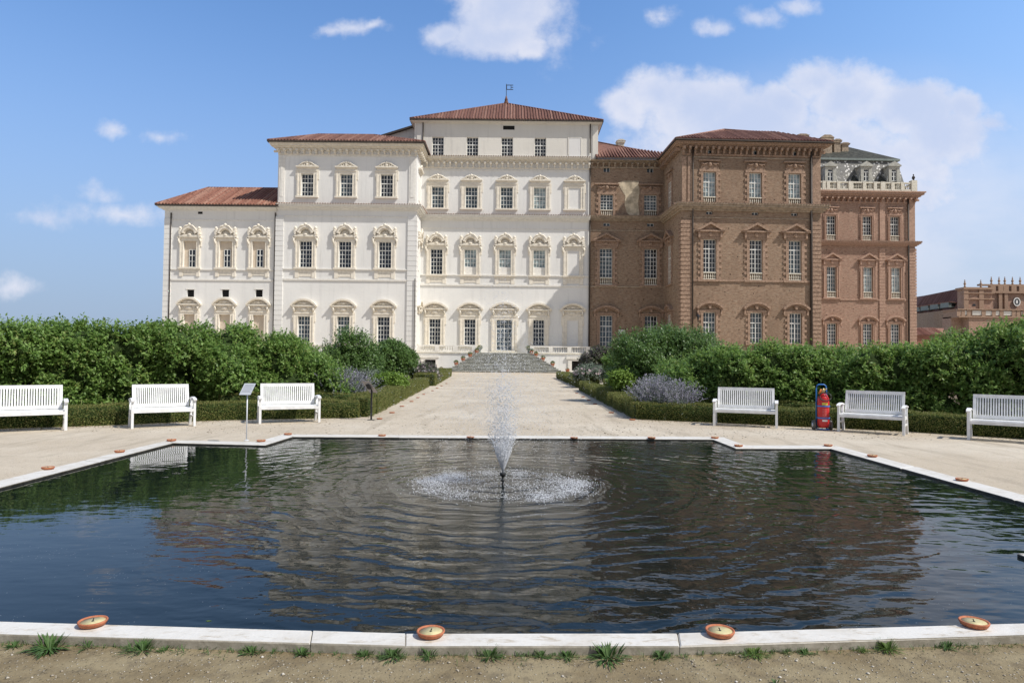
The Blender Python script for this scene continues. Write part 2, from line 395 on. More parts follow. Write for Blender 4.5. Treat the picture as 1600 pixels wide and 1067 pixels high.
def shell_crown(W):
    mb = MB(); s_ = W / 3.3
    mb.box(-W * .44, W * .44, -.38, .01, 0, .22); mb.box(-W * .40, W * .40, -.30, .01, .22, .36)
    mb.arc(0, .36, .78 * s_, 1.02 * s_, 8, 172, -.50, .01, 14, 1.05); mb.arc(0, .36, .62 * s_, .80 * s_, 4, 176, -.34, .01, 14, 1.05)
    mb.arc(0, .36, .02, .66 * s_, 0, 180, -.06, .01, 10)
    for k in range(9):
        a = radians(12 + k * 19.5); mb.tube([(0, -.16, .40), (.58 * s_ * cos(a), -.10, .40 + .58 * s_ * sin(a))], [.03, .075], 5)
    for s in (-1, 1):
        mb.arc(s * 1.08 * s_, .52, .14, .34, -60 if s > 0 else 0, 180 if s > 0 else 240, -.46, .01, 9)
        mb.ball((s * 1.28 * s_, -.26, 1.16), .21, 1, 1, 1.15); mb.ball((s * 1.28 * s_, -.24, .86), .25, 1, .8, .7)
        mb.ball((s * 1.15 * s_, -.28, 1.02), .13); mb.box(s * 1.28 * s_ - .16, s * 1.28 * s_ + .16, -.40, .01, .36, .74)
        mb.arc(s * 1.42 * s_, -.05, .08, .22, 0, 360, -.34, .01, 10)
        mb.tube([(s * 1.42 * s_, -.2, -.15), (s * 1.50 * s_, -.26, -.45), (s * 1.40 * s_, -.2, -.75), (s * 1.30 * s_, -.12, -1.1)], [.14, .15, .11, .05], 6)
        mb.tube([(s * .15, -.48, 1.5), (s * .5 * s_, -.50, 1.42), (s * .82 * s_, -.46, 1.08), (s * .98 * s_, -.42, .7)], [.08, .12, .10, .07], 6)
        mb.ball((s * .30, -.42, 1.42), .14)
    mb.ball((0, -.42, 1.62), .19, 1.1, .8, 1.1); mb.ball((0, -.36, 1.42), .22, 1.3, .7, .8); mb.ball((0, -.36, .30), .16, 1.6, .7, .9)
    return mb
def segment_crown(W, fr=.75):
    mb = MB(); a = W / 2
    mb.box(-a * .80, a * .80, -.16, .01, 0, fr)
    mb.ball((0, -.2, fr * .48), .30, 1.7, .5, .75); mb.arc(0, fr * .48, .30, .36, 0, 360, -.26, -.15, 16, .75)
    for s in (-1, 1):
        mb.tube([(s * a * .78, -.25, fr), (s * a * .74, -.36, fr * .5), (s * a * .70, -.22, .0)], [.16, .13, .08], 6)
        mb.tube([(s * a * .38, -.2, fr * .2), (s * a * .5, -.24, fr * .6), (s * a * .62, -.2, fr * .25)], [.05, .08, .05], 5)
    mb.box(-a, a, -.46, .01, fr, fr + .15); mb.box(-a * .93, a * .93, -.34, .01, fr - .12, fr)
    R = (a * a + .85 * .85) / (2 * .85); ang = math.degrees(math.asin(a / R)); cz = fr + .15 + .85 - R
    mb.arc(0, cz, R - .20, R + .02, 90 - ang, 90 + ang, -.56, .01, 16); mb.arc(0, cz, R - .32, R - .18, 90 - ang + 2, 90 + ang - 2, -.36, .01, 16)
    pts = [(R * .9 * sin(radians(-ang + 2 * ang * i / 12)) * -1, max(fr + .151, cz + (R - .3) * cos(radians(-ang + 2 * ang * i / 12)))) for i in range(13)]
    mb.prism([(-a * .9, fr + .15)] + [(p[0], p[1]) for p in sorted(pts)][::1] + [(a * .9, fr + .15)], -.10, .01)
    mb.ball((0, -.2, fr + .42), .22, 1.6, .6, .8)
    for s in (-1, 1): mb.tube([(s * .2, -.18, fr + .5), (s * a * .42, -.22, fr + .36), (s * a * .66, -.16, fr + .26)], [.11, .09, .04], 5)
    return mb
def scroll_crown(W):
    mb = MB(); a = W / 2
    mb.box(-a * .86, a * .86, -.18, .01, 0, .30); mb.box(-a, a, -.42, .01, .30, .46); mb.box(-a * .94, a * .94, -.32, .01, .22, .30)
    for s in (-1, 1):
        mb.tube([(s * a * .86, -.24, .50), (s * a * .62, -.26, .62), (s * a * .42, -.28, .84), (s * .22, -.28, .98), (s * .12, -.28, .80)], [.05, .08, .11, .12, .09], 6)
        mb.arc(s * a * .34, .66, .10, .22, 0, 360, -.30, .01, 10)
    mb.ball((0, -.28, .98), .17, 1, .8, 1.3); mb.ball((0, -.24, .66), .2, 1.2, .7, 1)
    mb.prism([(-a * .6, .46), (a * .6, .46), (0.2, .82), (-.2, .82)], -.12, .01)
    return mb
def tri_crown(W, rise=1.0):
    mb = MB(); a = W / 2
    mb.box(-a * .86, a * .86, -.20, .01, 0, .55); mb.box(-a, a, -.5, .01, .55, .74)
    for s in (-1, 1):
        pts = [(s * a, .74), (0, .74 + rise), (0, .74 + rise - .25), (s * a * .72, .741)]
        mb.prism(pts if s < 0 else pts[::-1], -.58 - .004 * s, .01)
    mb.prism([(-a * .8, .742), (a * .8, .742), (0, .74 + rise - .2)], -.14, .01)
    mb.ball((0, -.25, .3), .22, 1.5, .6, 1); mb.box(-.14, .14, -.34, .01, 0, .5)
    for s in (-1, 1): mb.box(s * a * .76 - .12, s * a * .76 + .12, -.36, .01, -.15, .54)
    return mb
def arch_crown(W, rise=.75):
    mb = MB(); a = W / 2; R = (a * a + rise * rise) / (2 * rise); ang = math.degrees(math.asin(a / R)); cz = .25 + rise - R
    mb.arc(0, cz, R - .24, R, 90 - ang, 90 + ang, -.5, .01, 14); mb.arc(0, cz, R - .42, R - .22, 90 - ang + 3, 90 + ang - 3, -.26, .01, 14)
    mb.ball((0, -.22, .45), .24, 1.2, .6, 1.1); mb.box(-.13, .13, -.34, .01, .1, .6)
    for s in (-1, 1):
        mb.box(s * a * .9 - .16, s * a * .9 + .16, -.42, .01, .08, .27); mb.box(s * a * .86 - .1, s * a * .86 + .1, -.26, .01, -.6, .08)
    return mb
def mask_crown(W):
    mb = MB(); a = W / 2
    mb.box(-a, a, -.34, .01, .95, 1.12); mb.box(-a * .8, a * .8, -.1, .01, 0, .8)
    mb.ball((0, -.2, .55), .26, 1, .7, 1.2)
    for s in (-1, 1):
        mb.tube([(s * .25, -.2, .75), (s * a * .5, -.24, .5), (s * a * .75, -.18, .7), (s * a * .8, -.16, .3)], [.07, .1, .08, .04], 5)
    return mb
def toothed_surround(w, h, fw=.42, proud=.12):
    mb = MB(); a = w / 2; n = int(h / .34)
    for s in (-1, 1):
        x0, x1 = sorted((s * (a + .01), s * (a + fw * .6))); mb.box(x0, x1, -proud, .01, -.02, h)
        for k in range(n):
            if k % 2: continue
            x0, x1 = sorted((s * (a + fw * .6), s * (a + fw + .08))); mb.box(x0, x1, -proud * .8, .01, h * k / n, h * (k + .92) / n)
    mb.box(-a - fw, a + fw, -proud - .02, .01, h, h + .32); mb.box(-a - fw - .1, a + fw + .1, -proud - .1, .01, -.24, -.03)
    return mb
BAL = [(.055, 0), (.055, .05), (.03, .10), (.06, .25), (.075, .33), (.05, .48), (.028, .62), (.045, .68), (.05, .75)]
def small_balustrade(w, h):
    mb = MB(); n = 6; k = (h - .25) / .75
    for i in range(n): mb.lathe([(r * 1.25, z * k) for r, z in BAL], (-w / 2 + w * (i + .5) / n, -.12, .12), 6)
    mb.box(-w / 2, w / 2, -.22, .0, 0, .12).box(-w / 2, w / 2, -.24, .0, h - .13, h)
    return mb

def row(b, centers, ref, ytop, ybot, wpx, crown=None, cw=40, cm='trim', sur='plain', sm='trim', fw=.5, apron=0., panes='d', rows=(2, 4), blind=(), bal=0, lower_panel=(), cols=4, sill=True, cdz=None, niche=None):
    w = wpx * b.Y / F; z1 = b.z(ref, ytop); z0 = b.z(ref, ybot); h = z1 - z0
    hb = bal * b.Y / F
    for i, px in enumerate(centers):
        u = b.u(px, (ytop + ybot) / 2); key = (round(w, 2), round(h, 2), rows, cols)
        if i in blind:
            o = b.put('blind_panel', cached(('blind_panel',) + key, lambda: MB().box(-w / 2, w / 2, -.03, .01, 0, h), M['plaster']), u, 0, z0)
        elif niche:
            b.open.append((u - w / 2, u + w / 2, z0, z1))
            b.put('niche_panel', cached(('niche_panel',) + key, lambda: MB().box(-w / 2, w / 2, 0, .1, 0, h), M['niche']), u, .2, z0)
        else:
            b.open.append((u - w / 2, u + w / 2, z0, z1)); lo = 0.
            if i in lower_panel:
                lo = h * .30; b.put('lower_panel', cached(('lower_panel',) + key, lambda: MB().box(-w / 2, w / 2, 0, .2, 0, h * .30), M['trimwhite']), u, .1, z0)
            wd = b.put('window', cached(('window', lo) + key, lambda: window_mb(w, h - lo - hb, cols, *(rows if not lo else (2, 2))), M['winframe']), u, .26, z0 + lo + hb)
            pk = panes[i % len(panes)]
            pm = M[{'d': 'pane_dark', 'm': 'pane_mid', 'l': 'pane_light', 'x': 'niche'}[pk]]
            link('pane', cached(('pane', lo) + key, lambda: MB().box(-w / 2 + .02, w / 2 - .02, .06, .08, .02, h - lo - hb - .02), pm), wd)
            if bal: b.put('window_balustrade', cached(('window_balustrade', hb) + key, lambda: small_balustrade(w, hb), M['stone']), u, .16, z0)
        if sur == 'plain': b.put('window_surround', cached(('window_surround', fw, apron, sill) + key, lambda: surround_mb(w, h, fw, apron=apron, sill=sill), M[sm]), u, 0, z0)
        elif sur == 'tooth': b.put('window_surround', cached(('window_surround', 't', fw) + key, lambda: toothed_surround(w, h, fw), M[sm]), u, 0, z0)
        if crown:
            W = cw * b.Y / F
            b.put('pediment', cached(('pediment', crown.__name__, round(W, 2)), lambda: crown(W), M[cm]), u, 0, z1 + (fw * .9 if sur == 'plain' else .34) if cdz is None else z1 + cdz)

def band(b, px0, px1, ref, y0, y1, proud, name='string_course', m='trimwhite', x=None, ret=0.):
    u0, u1 = b.u(px0), b.u(px1); z1, z0 = b.z(ref, y0), b.z(ref, y1)
    mb = MB().box(u0, u1, -proud, .005, z0, z1)
    return b.part(name, mb, M[m])
def cornice(b, u0, u1, z0, z1, proud, brackets=True, m='trim', step=.75, side=(0., 0.), name='cornice', dent=.32, bh=.55, cap=None):
    """stepped cornice, also returned along the block's sides for side=(left,right) metres"""
    mb = MB(); H = z1 - z0
    layers = [(0, .25, .30), (.25, .5, .55), (.5, .8, .85), (.8, 1., 1.)]
    for a, c, p in layers:
        L = u0 - (proud * p if side[0] else 0); Rr = u1 + (proud * p if side[1] else 0)
        mb.box(L, Rr, -proud * p, .004, z0 + H * a, z0 + H * c)
        if side[0]: mb.box(u0 - proud * p, u0 + .004, .004, side[0], z0 + H * a, z0 + H * c)
        if side[1]: mb.box(u1 - .004, u1 + proud * p, .004, side[1], z0 + H * a, z0 + H * c)
    if brackets:
        n = max(1, int((u1 - u0) / step))
        for i in range(n + 1):
            x = u0 + .15 + (u1 - u0 - .3) * i / n
            mb.box(x - .13, x + .13, -proud * .72, .004, z0 - bh * .45, z0 - .002); mb.box(x - .10, x + .10, -proud * .38, .004, z0 - bh, z0 - bh * .45 - .002)
        for k, sgn in ((0, -1), (1, 1)):
            if side[k]:
                xs = u0 if k == 0 else u1; n = max(1, int(side[k] / step))
                for i in range(n):
                    y = .3 + (side[k] - .3) * i / n; a_, c_ = sorted((xs, xs + sgn * proud * .72)); mb.box(a_, c_, y - .13, y + .13, z0 - bh * .45, z0 - .002)
        mb.box(u0 - .0, u1 + .0, -.10, .003, z0 - bh - .18, z0 - bh)
    b.part(name, mb, M[m])
    if cap:
        c = MB(); n = int((u1 - u0 + proud) / .33); L = u0 - (proud if side[0] else 0); Rr = u1 + (proud if side[1] else 0)
        for i in range(n):
            x = L + (Rr - L) * (i + .5) / n; hh = .09
            c.add([(x - .13, -proud - .08, z1 + .01), (x, -proud - .1, z1 + hh + .02), (x + .13, -proud - .08, z1 + .01), (x - .13, 0, z1 + .12), (x, 0, z1 + .2), (x + .13, 0, z1 + .12)], [(0, 1, 2), (0, 3, 4, 1), (1, 4, 5, 2), (0, 2, 5, 3)])
        for k, sgn in ((0, -1), (1, 1)):
            if side[k]:
                xs = u0 if k == 0 else u1; n = int(side[k] / .33)
                for i in range(n):
                    y = side[k] * (i + .5) / n; e = xs + sgn * (proud + .09)
                    c.add([(e, y - .13, z1 + .01), (e, y, z1 + .11), (e, y + .13, z1 + .01), (xs, y - .13, z1 + .12), (xs, y, z1 + .2), (xs, y + .13, z1 + .12)], [(0, 1, 2), (0, 3, 4, 1), (1, 4, 5, 2), (0, 2, 5, 3)])
        b.part('drip_tiles', c, M[cap])
def quoins(b, u0, u1, z0, z1, m, step=.62, proud=.14, side=0., gap=.06):
    mb = MB(); n = max(1, int((z1 - z0) / step)); s = (z1 - z0) / n
    for k in range(n):
        mb.box(u0, u1, -proud, .004, z0 + k * s, z0 + (k + 1) * s - gap)
        if side > 0: mb.box(u1 - .004, u1 + proud, -proud, side, z0 + k * s, z0 + (k + 1) * s - gap)
        if side < 0: mb.box(u0 - proud, u0 + .004, -proud, -side, z0 + k * s, z0 + (k + 1) * s - gap)
    mb.box(u0 + .03, u1 - .03, -proud + .05, .002, z0, z1)
    b.part('quoins', mb, M[m])
def roof_face(mb, A, B, C, D, step=.40, r=.13):
    """roof slope with barrel-tile ribs; A-B the eave, D-C the upper edge"""
    A, B, C, D = map(Vector, (A, B, C, D)); e = (B - A).normalized(); top = (C + D) / 2
    up = (top - A) - e * (top - A).dot(e); up.normalize(); n = e.cross(up).normalized()
    if n.z < 0: n = -n
    mb.add([A, B, C, D] if (C - D).length > .01 else [A, B, C], [(0, 1, 2, 3)] if (C - D).length > .01 else [(0, 1, 2)])
    L = (B - A).length; poly = [(0, 0), (L, 0), ((C - A).dot(e), (C - A).dot(up)), ((D - A).dot(e), (D - A).dot(up))]
    k = int(L / step)
    for i in range(k):
        x = (i + .5) * L / k; hit = []
        for j in range(4):
            (x0, v0), (x1, v1) = poly[j], poly[(j + 1) % 4]
            if abs(x1 - x0) > 1e-6 and min(x0, x1) <= x <= max(x0, x1): hit.append(v0 + (v1 - v0) * (x - x0) / (x1 - x0))
        if len(hit) < 2: continue
        lo, hi = min(hit), max(hit)
        if hi - lo < .1: continue
        p = A + e * x + up * (lo - .06); q = A + e * x + up * hi
        v = []
        for P in (p, q):
            v += [P - e * r, P - e * r * .6 + n * r * 1.1, P + e * r * .6 + n * r * 1.1, P + e * r]
        mb.add(v, [(0, 1, 5, 4), (1, 2, 6, 5), (2, 3, 7, 6), (0, 3, 2, 1)])
def ridge(mb, P, Q, r=.15): mb.tube([P, Q], r, 6)
def hip_roof(b, u0, u1, ze, y0, y1, ridge_u0, ridge_u1, yr, zr, m, gut=.0, name='roof', zr2=None):
    zr2 = zr if zr2 is None else zr2
    mb = MB(); A = (u0, y0, ze); B = (u1, y0, ze); C = (ridge_u1, yr, zr2); D = (ridge_u0, yr, zr); E = (u1, y1, ze); G = (u0, y1, ze)
    roof_face(mb, A, B, C, D); roof_face(mb, B, E, C, C); roof_face(mb, G, A, D, D); roof_face(mb, E, G, D, C)
    for P, Q in ((A, D), (B, C), (D, C), (E, C), (G, D)):
        if (Vector(P) - Vector(Q)).length > .1: ridge(mb, P, Q)
    o = b.part(name, mb, M[m])
    gm = MB(); t_ = .16
    gm.box(u0 - .05, u1 + .05, y0 - .08, y0 + .1, ze - t_ - .02, ze - .02); gm.box(u0 - .07, u0 + .08, y0 + .1, y1, ze - t_ - .02, ze - .02); gm.box(u1 - .08, u1 + .07, y0 + .1, y1, ze - t_ - .02, ze - .02)
    gm.box(u0 + .1, u1 - .1, y0 + .12, y1, ze - .10, ze - .04)
    gu = link('gutter', gm.mesh('gutter', M['gutter']), o)
    return o
def downpipe(b, px, y0, y1, off=.12, r=.085, pyref=None):
    u = b.u(px, (y0 + y1) / 2); z1, z0 = b.z(px, y0), b.z(px, y1)
    b.part('downpipe', MB().tube([(u, -off, z1), (u, -off, max(0, z0))], r, 6), M['gutter'])
def chimney(b, px0, px1, py0, py1, y, m, parent=None):
    u0, z1 = b.loc(px0, py0, y); u1, z0 = b.loc(px1, py1, y); w = u1 - u0
    mb = MB().box(u0 + w * .12, u1 - w * .12, y, y + w * .8, z0 - 1.2, z1 - (z1 - z0) * .35).box(u0, u1, y - .15, y + w * .8 + .15, z1 - (z1 - z0) * .35, z1 - (z1 - z0) * .18)
    mb.prism([(u0 - .1, z1 - (z1 - z0) * .18), (u1 + .1, z1 - (z1 - z0) * .18), (u1 - w * .25, z1), (u0 + w * .25, z1)], y - .2, y + w * .8 + .2)
    return b.part('chimney', mb, M[m])

# ================================================================ white palace
d0 = ray(655, 560)
WP = thing('palace', 'long white stuccoed palace with red tiled roofs and ornate cream window pediments', 'palace', (-12., 88.0, 0))
Yp, Yc = 88.3, 93.0
# --- low left wing
Wg = Block(WP, 255, Yp + .25)
uL, uR = Wg.u(255.5, 420), Wg.u(433, 420)
row(Wg, [297, 353, 404.5], 353, 377, 418, 20, shell_crown, 38, apron=.95, fw=.5, niche=True)
for px in (299.5, 354.3, 405.5):
    u, z0 = Wg.loc(px, 418); wd = Wg.put('window', cached(('window', 'wing'), lambda: window_mb(.86, 2.3, 2, 1, 2, .05), M['winframe']), u, .10, z0 + .05)
    link('pane', cached(('pane', 'wing'), lambda: MB().box(-.42, .42, .05, .07, .02, 2.28), M['pane_dark']), wd)
for px in (297.5, 352, 404.5):
    u, z0 = Wg.loc(px, 464); z1 = Wg.z(px, 452.5); Wg.open.append((u - .47, u + .47, z0, z1))
    Wg.put('attic_opening', cached(('attic_opening', 1), lambda: MB().box(-.47, .47, 0, .05, 0, z1 - z0), M['dark']), u, .3, z0)
    Wg.put('opening_frame', cached(('opening_frame', 1), lambda: MB().box(-.62, .62, -.04, .004, z1 - z0 + .002, z1 - z0 + .14).box(-.62, .62, -.06, .004, -.14, -.002), M['trimwhite']), u, 0, z0)
row(Wg, [295.6, 351, 404], 351, 491.5, 530, 17, segment_crown, 38, sm='trim', fw=.5, niche=True)
zE = Wg.z(345, 322); zTop = zE - .1
Wg.part('wall', wall_mesh(uL, uR, zTop, Wg.open, 0, 13.), M['plaster'])
cornice(Wg, uL, uR - .1, Wg.z(345, 329), zE - .2, .7, False, 'trimwhite', side=(4., 0))
ridgeY = 6.5; zr = Wg.z(380, 294.3, ridgeY)
hip_roof(Wg, uL - .8, uR + .2, zE, -.9, 13.5, Wg.u(325, 294, ridgeY), uR + .2, ridgeY, zr, 'tile')
band(Wg, 268, 428, 345, 420.8, 422.4, .12); band(Wg, 268, 428, 345, 436.2, 438.6, .10)
band(Wg, 268, 428, 345, 343, 345, .05)
quoins(Wg, uL, Wg.u(267, 420), 0, Wg.z(260, 341), 'plaster', .66, .1)
downpipe(Wg, 265.5, 333, 560); downpipe(Wg, 429, 333, 560, .2)
Wg.part('vent', MB().box(Wg.u(308), Wg.u(315), -.02, .02, Wg.z(311, 334.5), Wg.z(311, 331)), M['dark'])
# --- left pavilion
P = Block(WP, 540, Yp); uL, uR = P.u(432, 400), P.u(649.5, 400); PD = Yc - Yp
row(P, [480.2, 541.2, 604.2], 541, 272.3, 307, 19, scroll_crown, 35, fw=.56, panes='dmd', rows=(2, 3), sill=True)
row(P, [477.6, 539, 601.5], 539, 377.2, 418.2, 19.4, shell_crown, 41, fw=.55, apron=1.2, panes='ddd')
row(P, [474.6, 536.4, 599], 536, 494.5, 536, 19.0, segment_crown, 41, fw=.55, panes='mmd')
zE = P.z(540, 224.5)
P.part('wall', wall_mesh(uL, uR, zE - .1, P.open, 0, 13.), M['plaster'])
cornice(P, uL, uR, P.z(540, 235.5), zE - .18, .95, True, 'trim', side=(0.01, PD), step=.8, bh=.5)
hip_roof(P, uL - 1.05, uR + 1.1, zE, -1.15, 14, P.u(497, 211, 5.), P.u(585, 211, 5.), 5., P.z(540, 211, 5.), 'tile_old')
cornice(P, uL, uR, P.z(540, 328.5), P.z(540, 320.8), .75, False, 'trimwhite', side=(0, PD), cap='tile_edge')
band(P, 442.5, 636, 540, 420.2, 421.8, .14); band(P, 442.5, 636, 540, 435.9, 438.6, .12); band(P, 445, 639, 540, 243.5, 245, .06); band(P, 442, 636, 540, 337.5, 339, .06); band(P, 442.5, 636, 540, 538, 541, .12)
quoins(P, P.u(429.5, 430), P.u(442, 430), 0, P.z(435, 338), 'plaster', .64, .12)
quoins(P, P.u(636.3, 430), uR, 0, P.z(643, 338), 'plaster', .64, .14, side=1.1)
for a, c in ((436, 444.7), (639, 649.4)):
    ua, uc = P.u(a, 290), P.u(c, 290); z0, z1 = P.z(540, 320), P.z(540, 244)
    P.part('pilaster', MB().box(ua, uc, -.1, .004, z0 + .4, z1).box(ua + .2, uc - .2, -.14, -.09, z0 + 1, z1 - .4).box(ua - .05, uc + .05, -.14, .003, z0, z0 + .4), M['trimwhite'])
for key, cr, z, W in (('a', scroll_crown, P.z(540, 262), 2.7), ('b', shell_crown, P.z(540, 372), 3.2), ('c', segment_crown, P.z(540, 486), 3.2)):
    P.put('pediment', cached(('pediment', cr.__name__, round(W, 2)), lambda: cr(W), M['trim']), uR, PD * .58, z, pi / 2)
for (zt, zb) in ((P.z(540, 272), P.z(540, 307)), (P.z(540, 377), P.z(540, 418)), (P.z(540, 494), P.z(540, 536))):
    P.put('blind_panel', MB().box(-.8, .8, -.05, .01, 0, zt - zb).mesh('blind_panel', M['trimwhite']), uR, PD * .58, zb, pi / 2)
downpipe(P, 648, 436, 548, .25, .06)
# --- central body
C = Block(WP, 790, Yc); uL, uR = C.u(655, 400), C.u(921.2, 400)
row(C, [684, 736.5, 791.6, 843.5, 897.5], 791, 292.8, 326, 18.8, scroll_crown, 34, fw=.58, panes='mmml', rows=(2, 3), blind=(4,))
row(C, [682, 734.8, 789, 842.6, 895.7], 789, 390.3, 429.5, 18.6, shell_crown, 37.5, fw=.55, apron=1.05, panes='dlll', blind=(4,), lower_panel=(1, 2, 3))
row(C, [679.3, 734, 841.6, 894.6], 734, 498.8, 539, 17.5, segment_crown, 40.5, fw=.6, panes='d', blind=(3,))
row(C, [787.8], 788, 499.8, 547.5, 24.5, segment_crown, 46, fw=.7, panes='m', sill=False, rows=(2, 5))
zA = C.z(790, 247)
C.part('wall', wall_mesh(uL - .2, uR, zA + .02, C.open, 0, 14.), M['plaster'])
C.open = []
cornice(C, uL, uR, C.z(790, 254.5), C.z(790, 247.5), .85, True, 'trim', cap='tile_edge', step=.8, bh=.7)
cornice(C, uL, uR, C.z(790, 345.5), C.z(790, 337.5), .75, False, 'trimwhite', cap='tile_edge')
band(C, 657, 921, 790, 429.8, 431.6, .14); band(C, 657, 921, 790, 444.6, 447.4, .12); band(C, 657, 921, 790, 357, 358.5, .05); band(C, 657, 921, 790, 266, 267.5, .05)
# attic storey
At = Block(WP, 790, Yc + .55); uA, uB = At.u(647.5, 220), At.u(934.5, 220)
row(At, [684.2, 738.2, 792.5, 844.3, 898], 790, 215.2, 243.8, 18.2, None, sur=None, blind=(4,), panes='d', rows=(2, 3), bal=0)
zE = At.z(790, 189.4)
At.part('attic_wall', wall_mesh(uA, uB, zE - .1, At.open, 0, 15., z0=zA - 3.), M['plaster_old'])
At.part('attic_vent', MB().box(At.u(784), At.u(802), -.02, .02, At.z(793, 203), At.z(793, 197)), M['dark'])
cornice(At, uA, uB, At.z(790, 194), zE - .18, .55, False, 'plaster_old', side=(3., 5.))
cfr = At.u(898, 230)
At.part('blind_frame', MB().box(cfr - .95, cfr + .95, -.06, .004, At.z(898, 216), At.z(898, 214.5)).box(cfr - .95, cfr - .82, -.06, .004, At.z(898, 242), At.z(898, 216)).box(cfr + .82, cfr + .95, -.06, .004, At.z(898, 242), At.z(898, 216)), M['plaster_old'])
hip_roof(At, uA - .55, uB + .6, zE, -.7, 16, At.u(790, 162, 7.6), At.u(791.5, 162, 7.6), 7.6, At.z(791, 162.3, 7.6), 'tile_old')
for a, c in ((649, 659), (924.5, 933)):
    At.part('pilaster', MB().box(At.u(a), At.u(c), -.08, .004, zA, At.z(790, 196)), M['plaster_old'])
downpipe(At, 661, 192, 247, .14); downpipe(At, 922.2, 192, 240, .14); downpipe(C, 921.0, 246, 560, .22, .11)
ux, uz = At.loc(791, 161, 7.6)
fin = At.part('weathervane', MB().lathe([(.34, -.3), (.34, 0), (.22, .35), (.26, .4), (.14, .75), (.09, 1.0)], (ux, 7.6, uz), 10), M['tile_old'])
zt = At.z(790, 131.5, 7.6); f0, fz0 = At.loc(791, 133, 7.6)
fl = MB().tube([(ux, 7.6, uz + .8), (ux, 7.6, zt)], .045, 5)
fl.box(f0 + .05, f0 + .12, 7.56, 7.64, fz0 - .75, fz0).box(f0 + .12, f0 + .75, 7.57, 7.63, fz0 - .09, fz0).box(f0 + .12, f0 + .75, 7.57, 7.63, fz0 - .75, fz0 - .66).box(f0 + .68, f0 + .75, 7.565, 7.635, fz0 - .66, fz0 - .09)
for k in (0, .33, .66): fl.box(f0 + .75, f0 + 1.05, 7.57, 7.63, fz0 - .09 - k, fz0 - k)
link('vane_flag', fl.mesh('vane_flag', M['black']), fin)
# lower block behind, left of the attic
mb = MB(); zl = At.z(604, 212, 3.); zh = At.z(647, 195, 3.); ul = At.u(600, 212, 3.); ur = uA + .2
mb.prism([(ul, zA - 3), (ur, zA - 3), (ur, zh - .2), (ul, zl - .2)], 3, 12); At.part('rear_wall', mb, M['plaster_old'])
mb = MB(); mb.prism([(ul - .3, zl - .35), (ur, zh - .2), (ur, zh + .05), (ul - .3, zl - .05)], 2.5, 12.5); At.part('rear_roof', mb, M['gutter'])
# terrace with cellar openings
Tz = 2.40; T = Block(WP, 790, 90.1); ta, tb = T.u(648, 560), T.u(932, 560)
op = []
for pa, pc in ((664, 680.5), (893.5, 911)): op.append((T.u(pa, 570), T.u(pc, 570), .25, T.z(790, 563)))
T.part('terrace_wall', wall_mesh(ta, tb, Tz, op, 0, 3.0, .5), M['plaster'])
T.part('terrace_floor', MB().box(ta, tb, -.12, 2.9, Tz, Tz + .12), M['stone'])
for a, c, z0, z1 in op:
    T.part('cellar_surround', MB().box(a - .75, c + .45, -.22, .004, z1 + .25, z1 + .6).box(a - .5, a - .02, -.14, .004, 0, z1 + .25).box(c + .02, c + .3, -.14, .004, 0, z1 + .25).box(a - .02, c + .02, -.14, .004, z1, z1 + .25), M['trimwhite'])
    T.part('cellar_door', MB().box(a, c, .3, .38, z0, z1), M['dark'])
# ================================================================ brick palace
BP = thing('palace', 'bare brick palace with terracotta hipped roofs, quoined corners and tall white paned windows', 'palace', (26., 85.0, 0))
K = Block(BP, 980, Yc + .03); uL, uR = K.u(921.6, 400), K.u(1060, 400)
row(K, [948, 1016.2], 948, 304, 337.7, 19.7, mask_crown, 38, cm='brick_trim', sur='tooth', sm='brick_trim', panes='mmd', rows=(2, 3), bal=10)
row(K, [946.9, 1016.6], 947, 388.5, 445, 19.7, tri_crown, 45, cm='brick_trim', sur='tooth', sm='brick_trim', fw=.6, panes='md', rows=(2, 5), bal=11.5)
row(K, [947, 1017], 947, 493, 543, 19.5, arch_crown, 42, cm='brick_trim', sur='plain', sm='brick_trim', fw=.4, panes='md', rows=(2, 4), sill=False)
row(K, [948, 1016], 980, 259.5, 269.5, 10.5, None, sur=None, panes='m', rows=(0, 1), cols=2)
row(K, [948, 1016.5], 980, 348.5, 353.8, 11, None, sur=None, panes='m', rows=(0, 1), cols=2)
zE = K.z(985, 250)
K.part('wall', wall_mesh(uL, uR, zE - .1, K.open, 0, 13.), M['brick'])
cornice(K, uL + .02, uR, K.z(985, 256), zE - .18, .8, True, 'stone_trim', step=.8, bh=.5)
cornice(K, uL + .02, uR, K.z(985, 346), K.z(985, 339), .7, False, 'stone_trim', cap='tile_edge')
band(K, 922.5, 1040, 980, 447.5, 449.5, .1, m='stone_trim'); band(K, 922.5, 1040, 980, 360, 361.5, .06, m='stone_trim')
mb = MB(); e0 = At.u(934.6, 230) ; ye = -1.0
uE = K.u(922.5, 250); uE2 = K.u(1046, 250)
roof_face(mb, (uE + .6, ye, zE), (uE2, ye, zE), (K.u(1046, 246, 2.), 2., K.z(1034, 244.0, 2.)), (K.u(934, 222.7, 7.), 7., K.z(934, 222.7, 7.)))
ridge(mb, (K.u(934, 222.7, 7.), 7., K.z(934, 222.7, 7.)), (K.u(1046, 246, 2.), 2., K.z(1034, 244., 2.)))
K.part('roof', mb, M['tile_old'])
K.part('gutter', MB().box(uE + .6, uE2, ye - .08, ye + .1, zE - .2, zE - .03), M['gutter'])
chimney(K, 964, 976.5, 218, 233, 5.5, 'stone')
# irregular plaster patch
pp = [(965, 286), (975, 283), (998, 283), (999, 300), (997, 318), (999, 337), (984, 336.5), (979, 332), (976, 320), (977, 306), (971, 297)]
K.part('plaster_patch', MB().prism([K.loc(*q) for q in pp][::-1], -.025, .01), M['patch'])
downpipe(K, 1039, 256, 560, .25, .1)
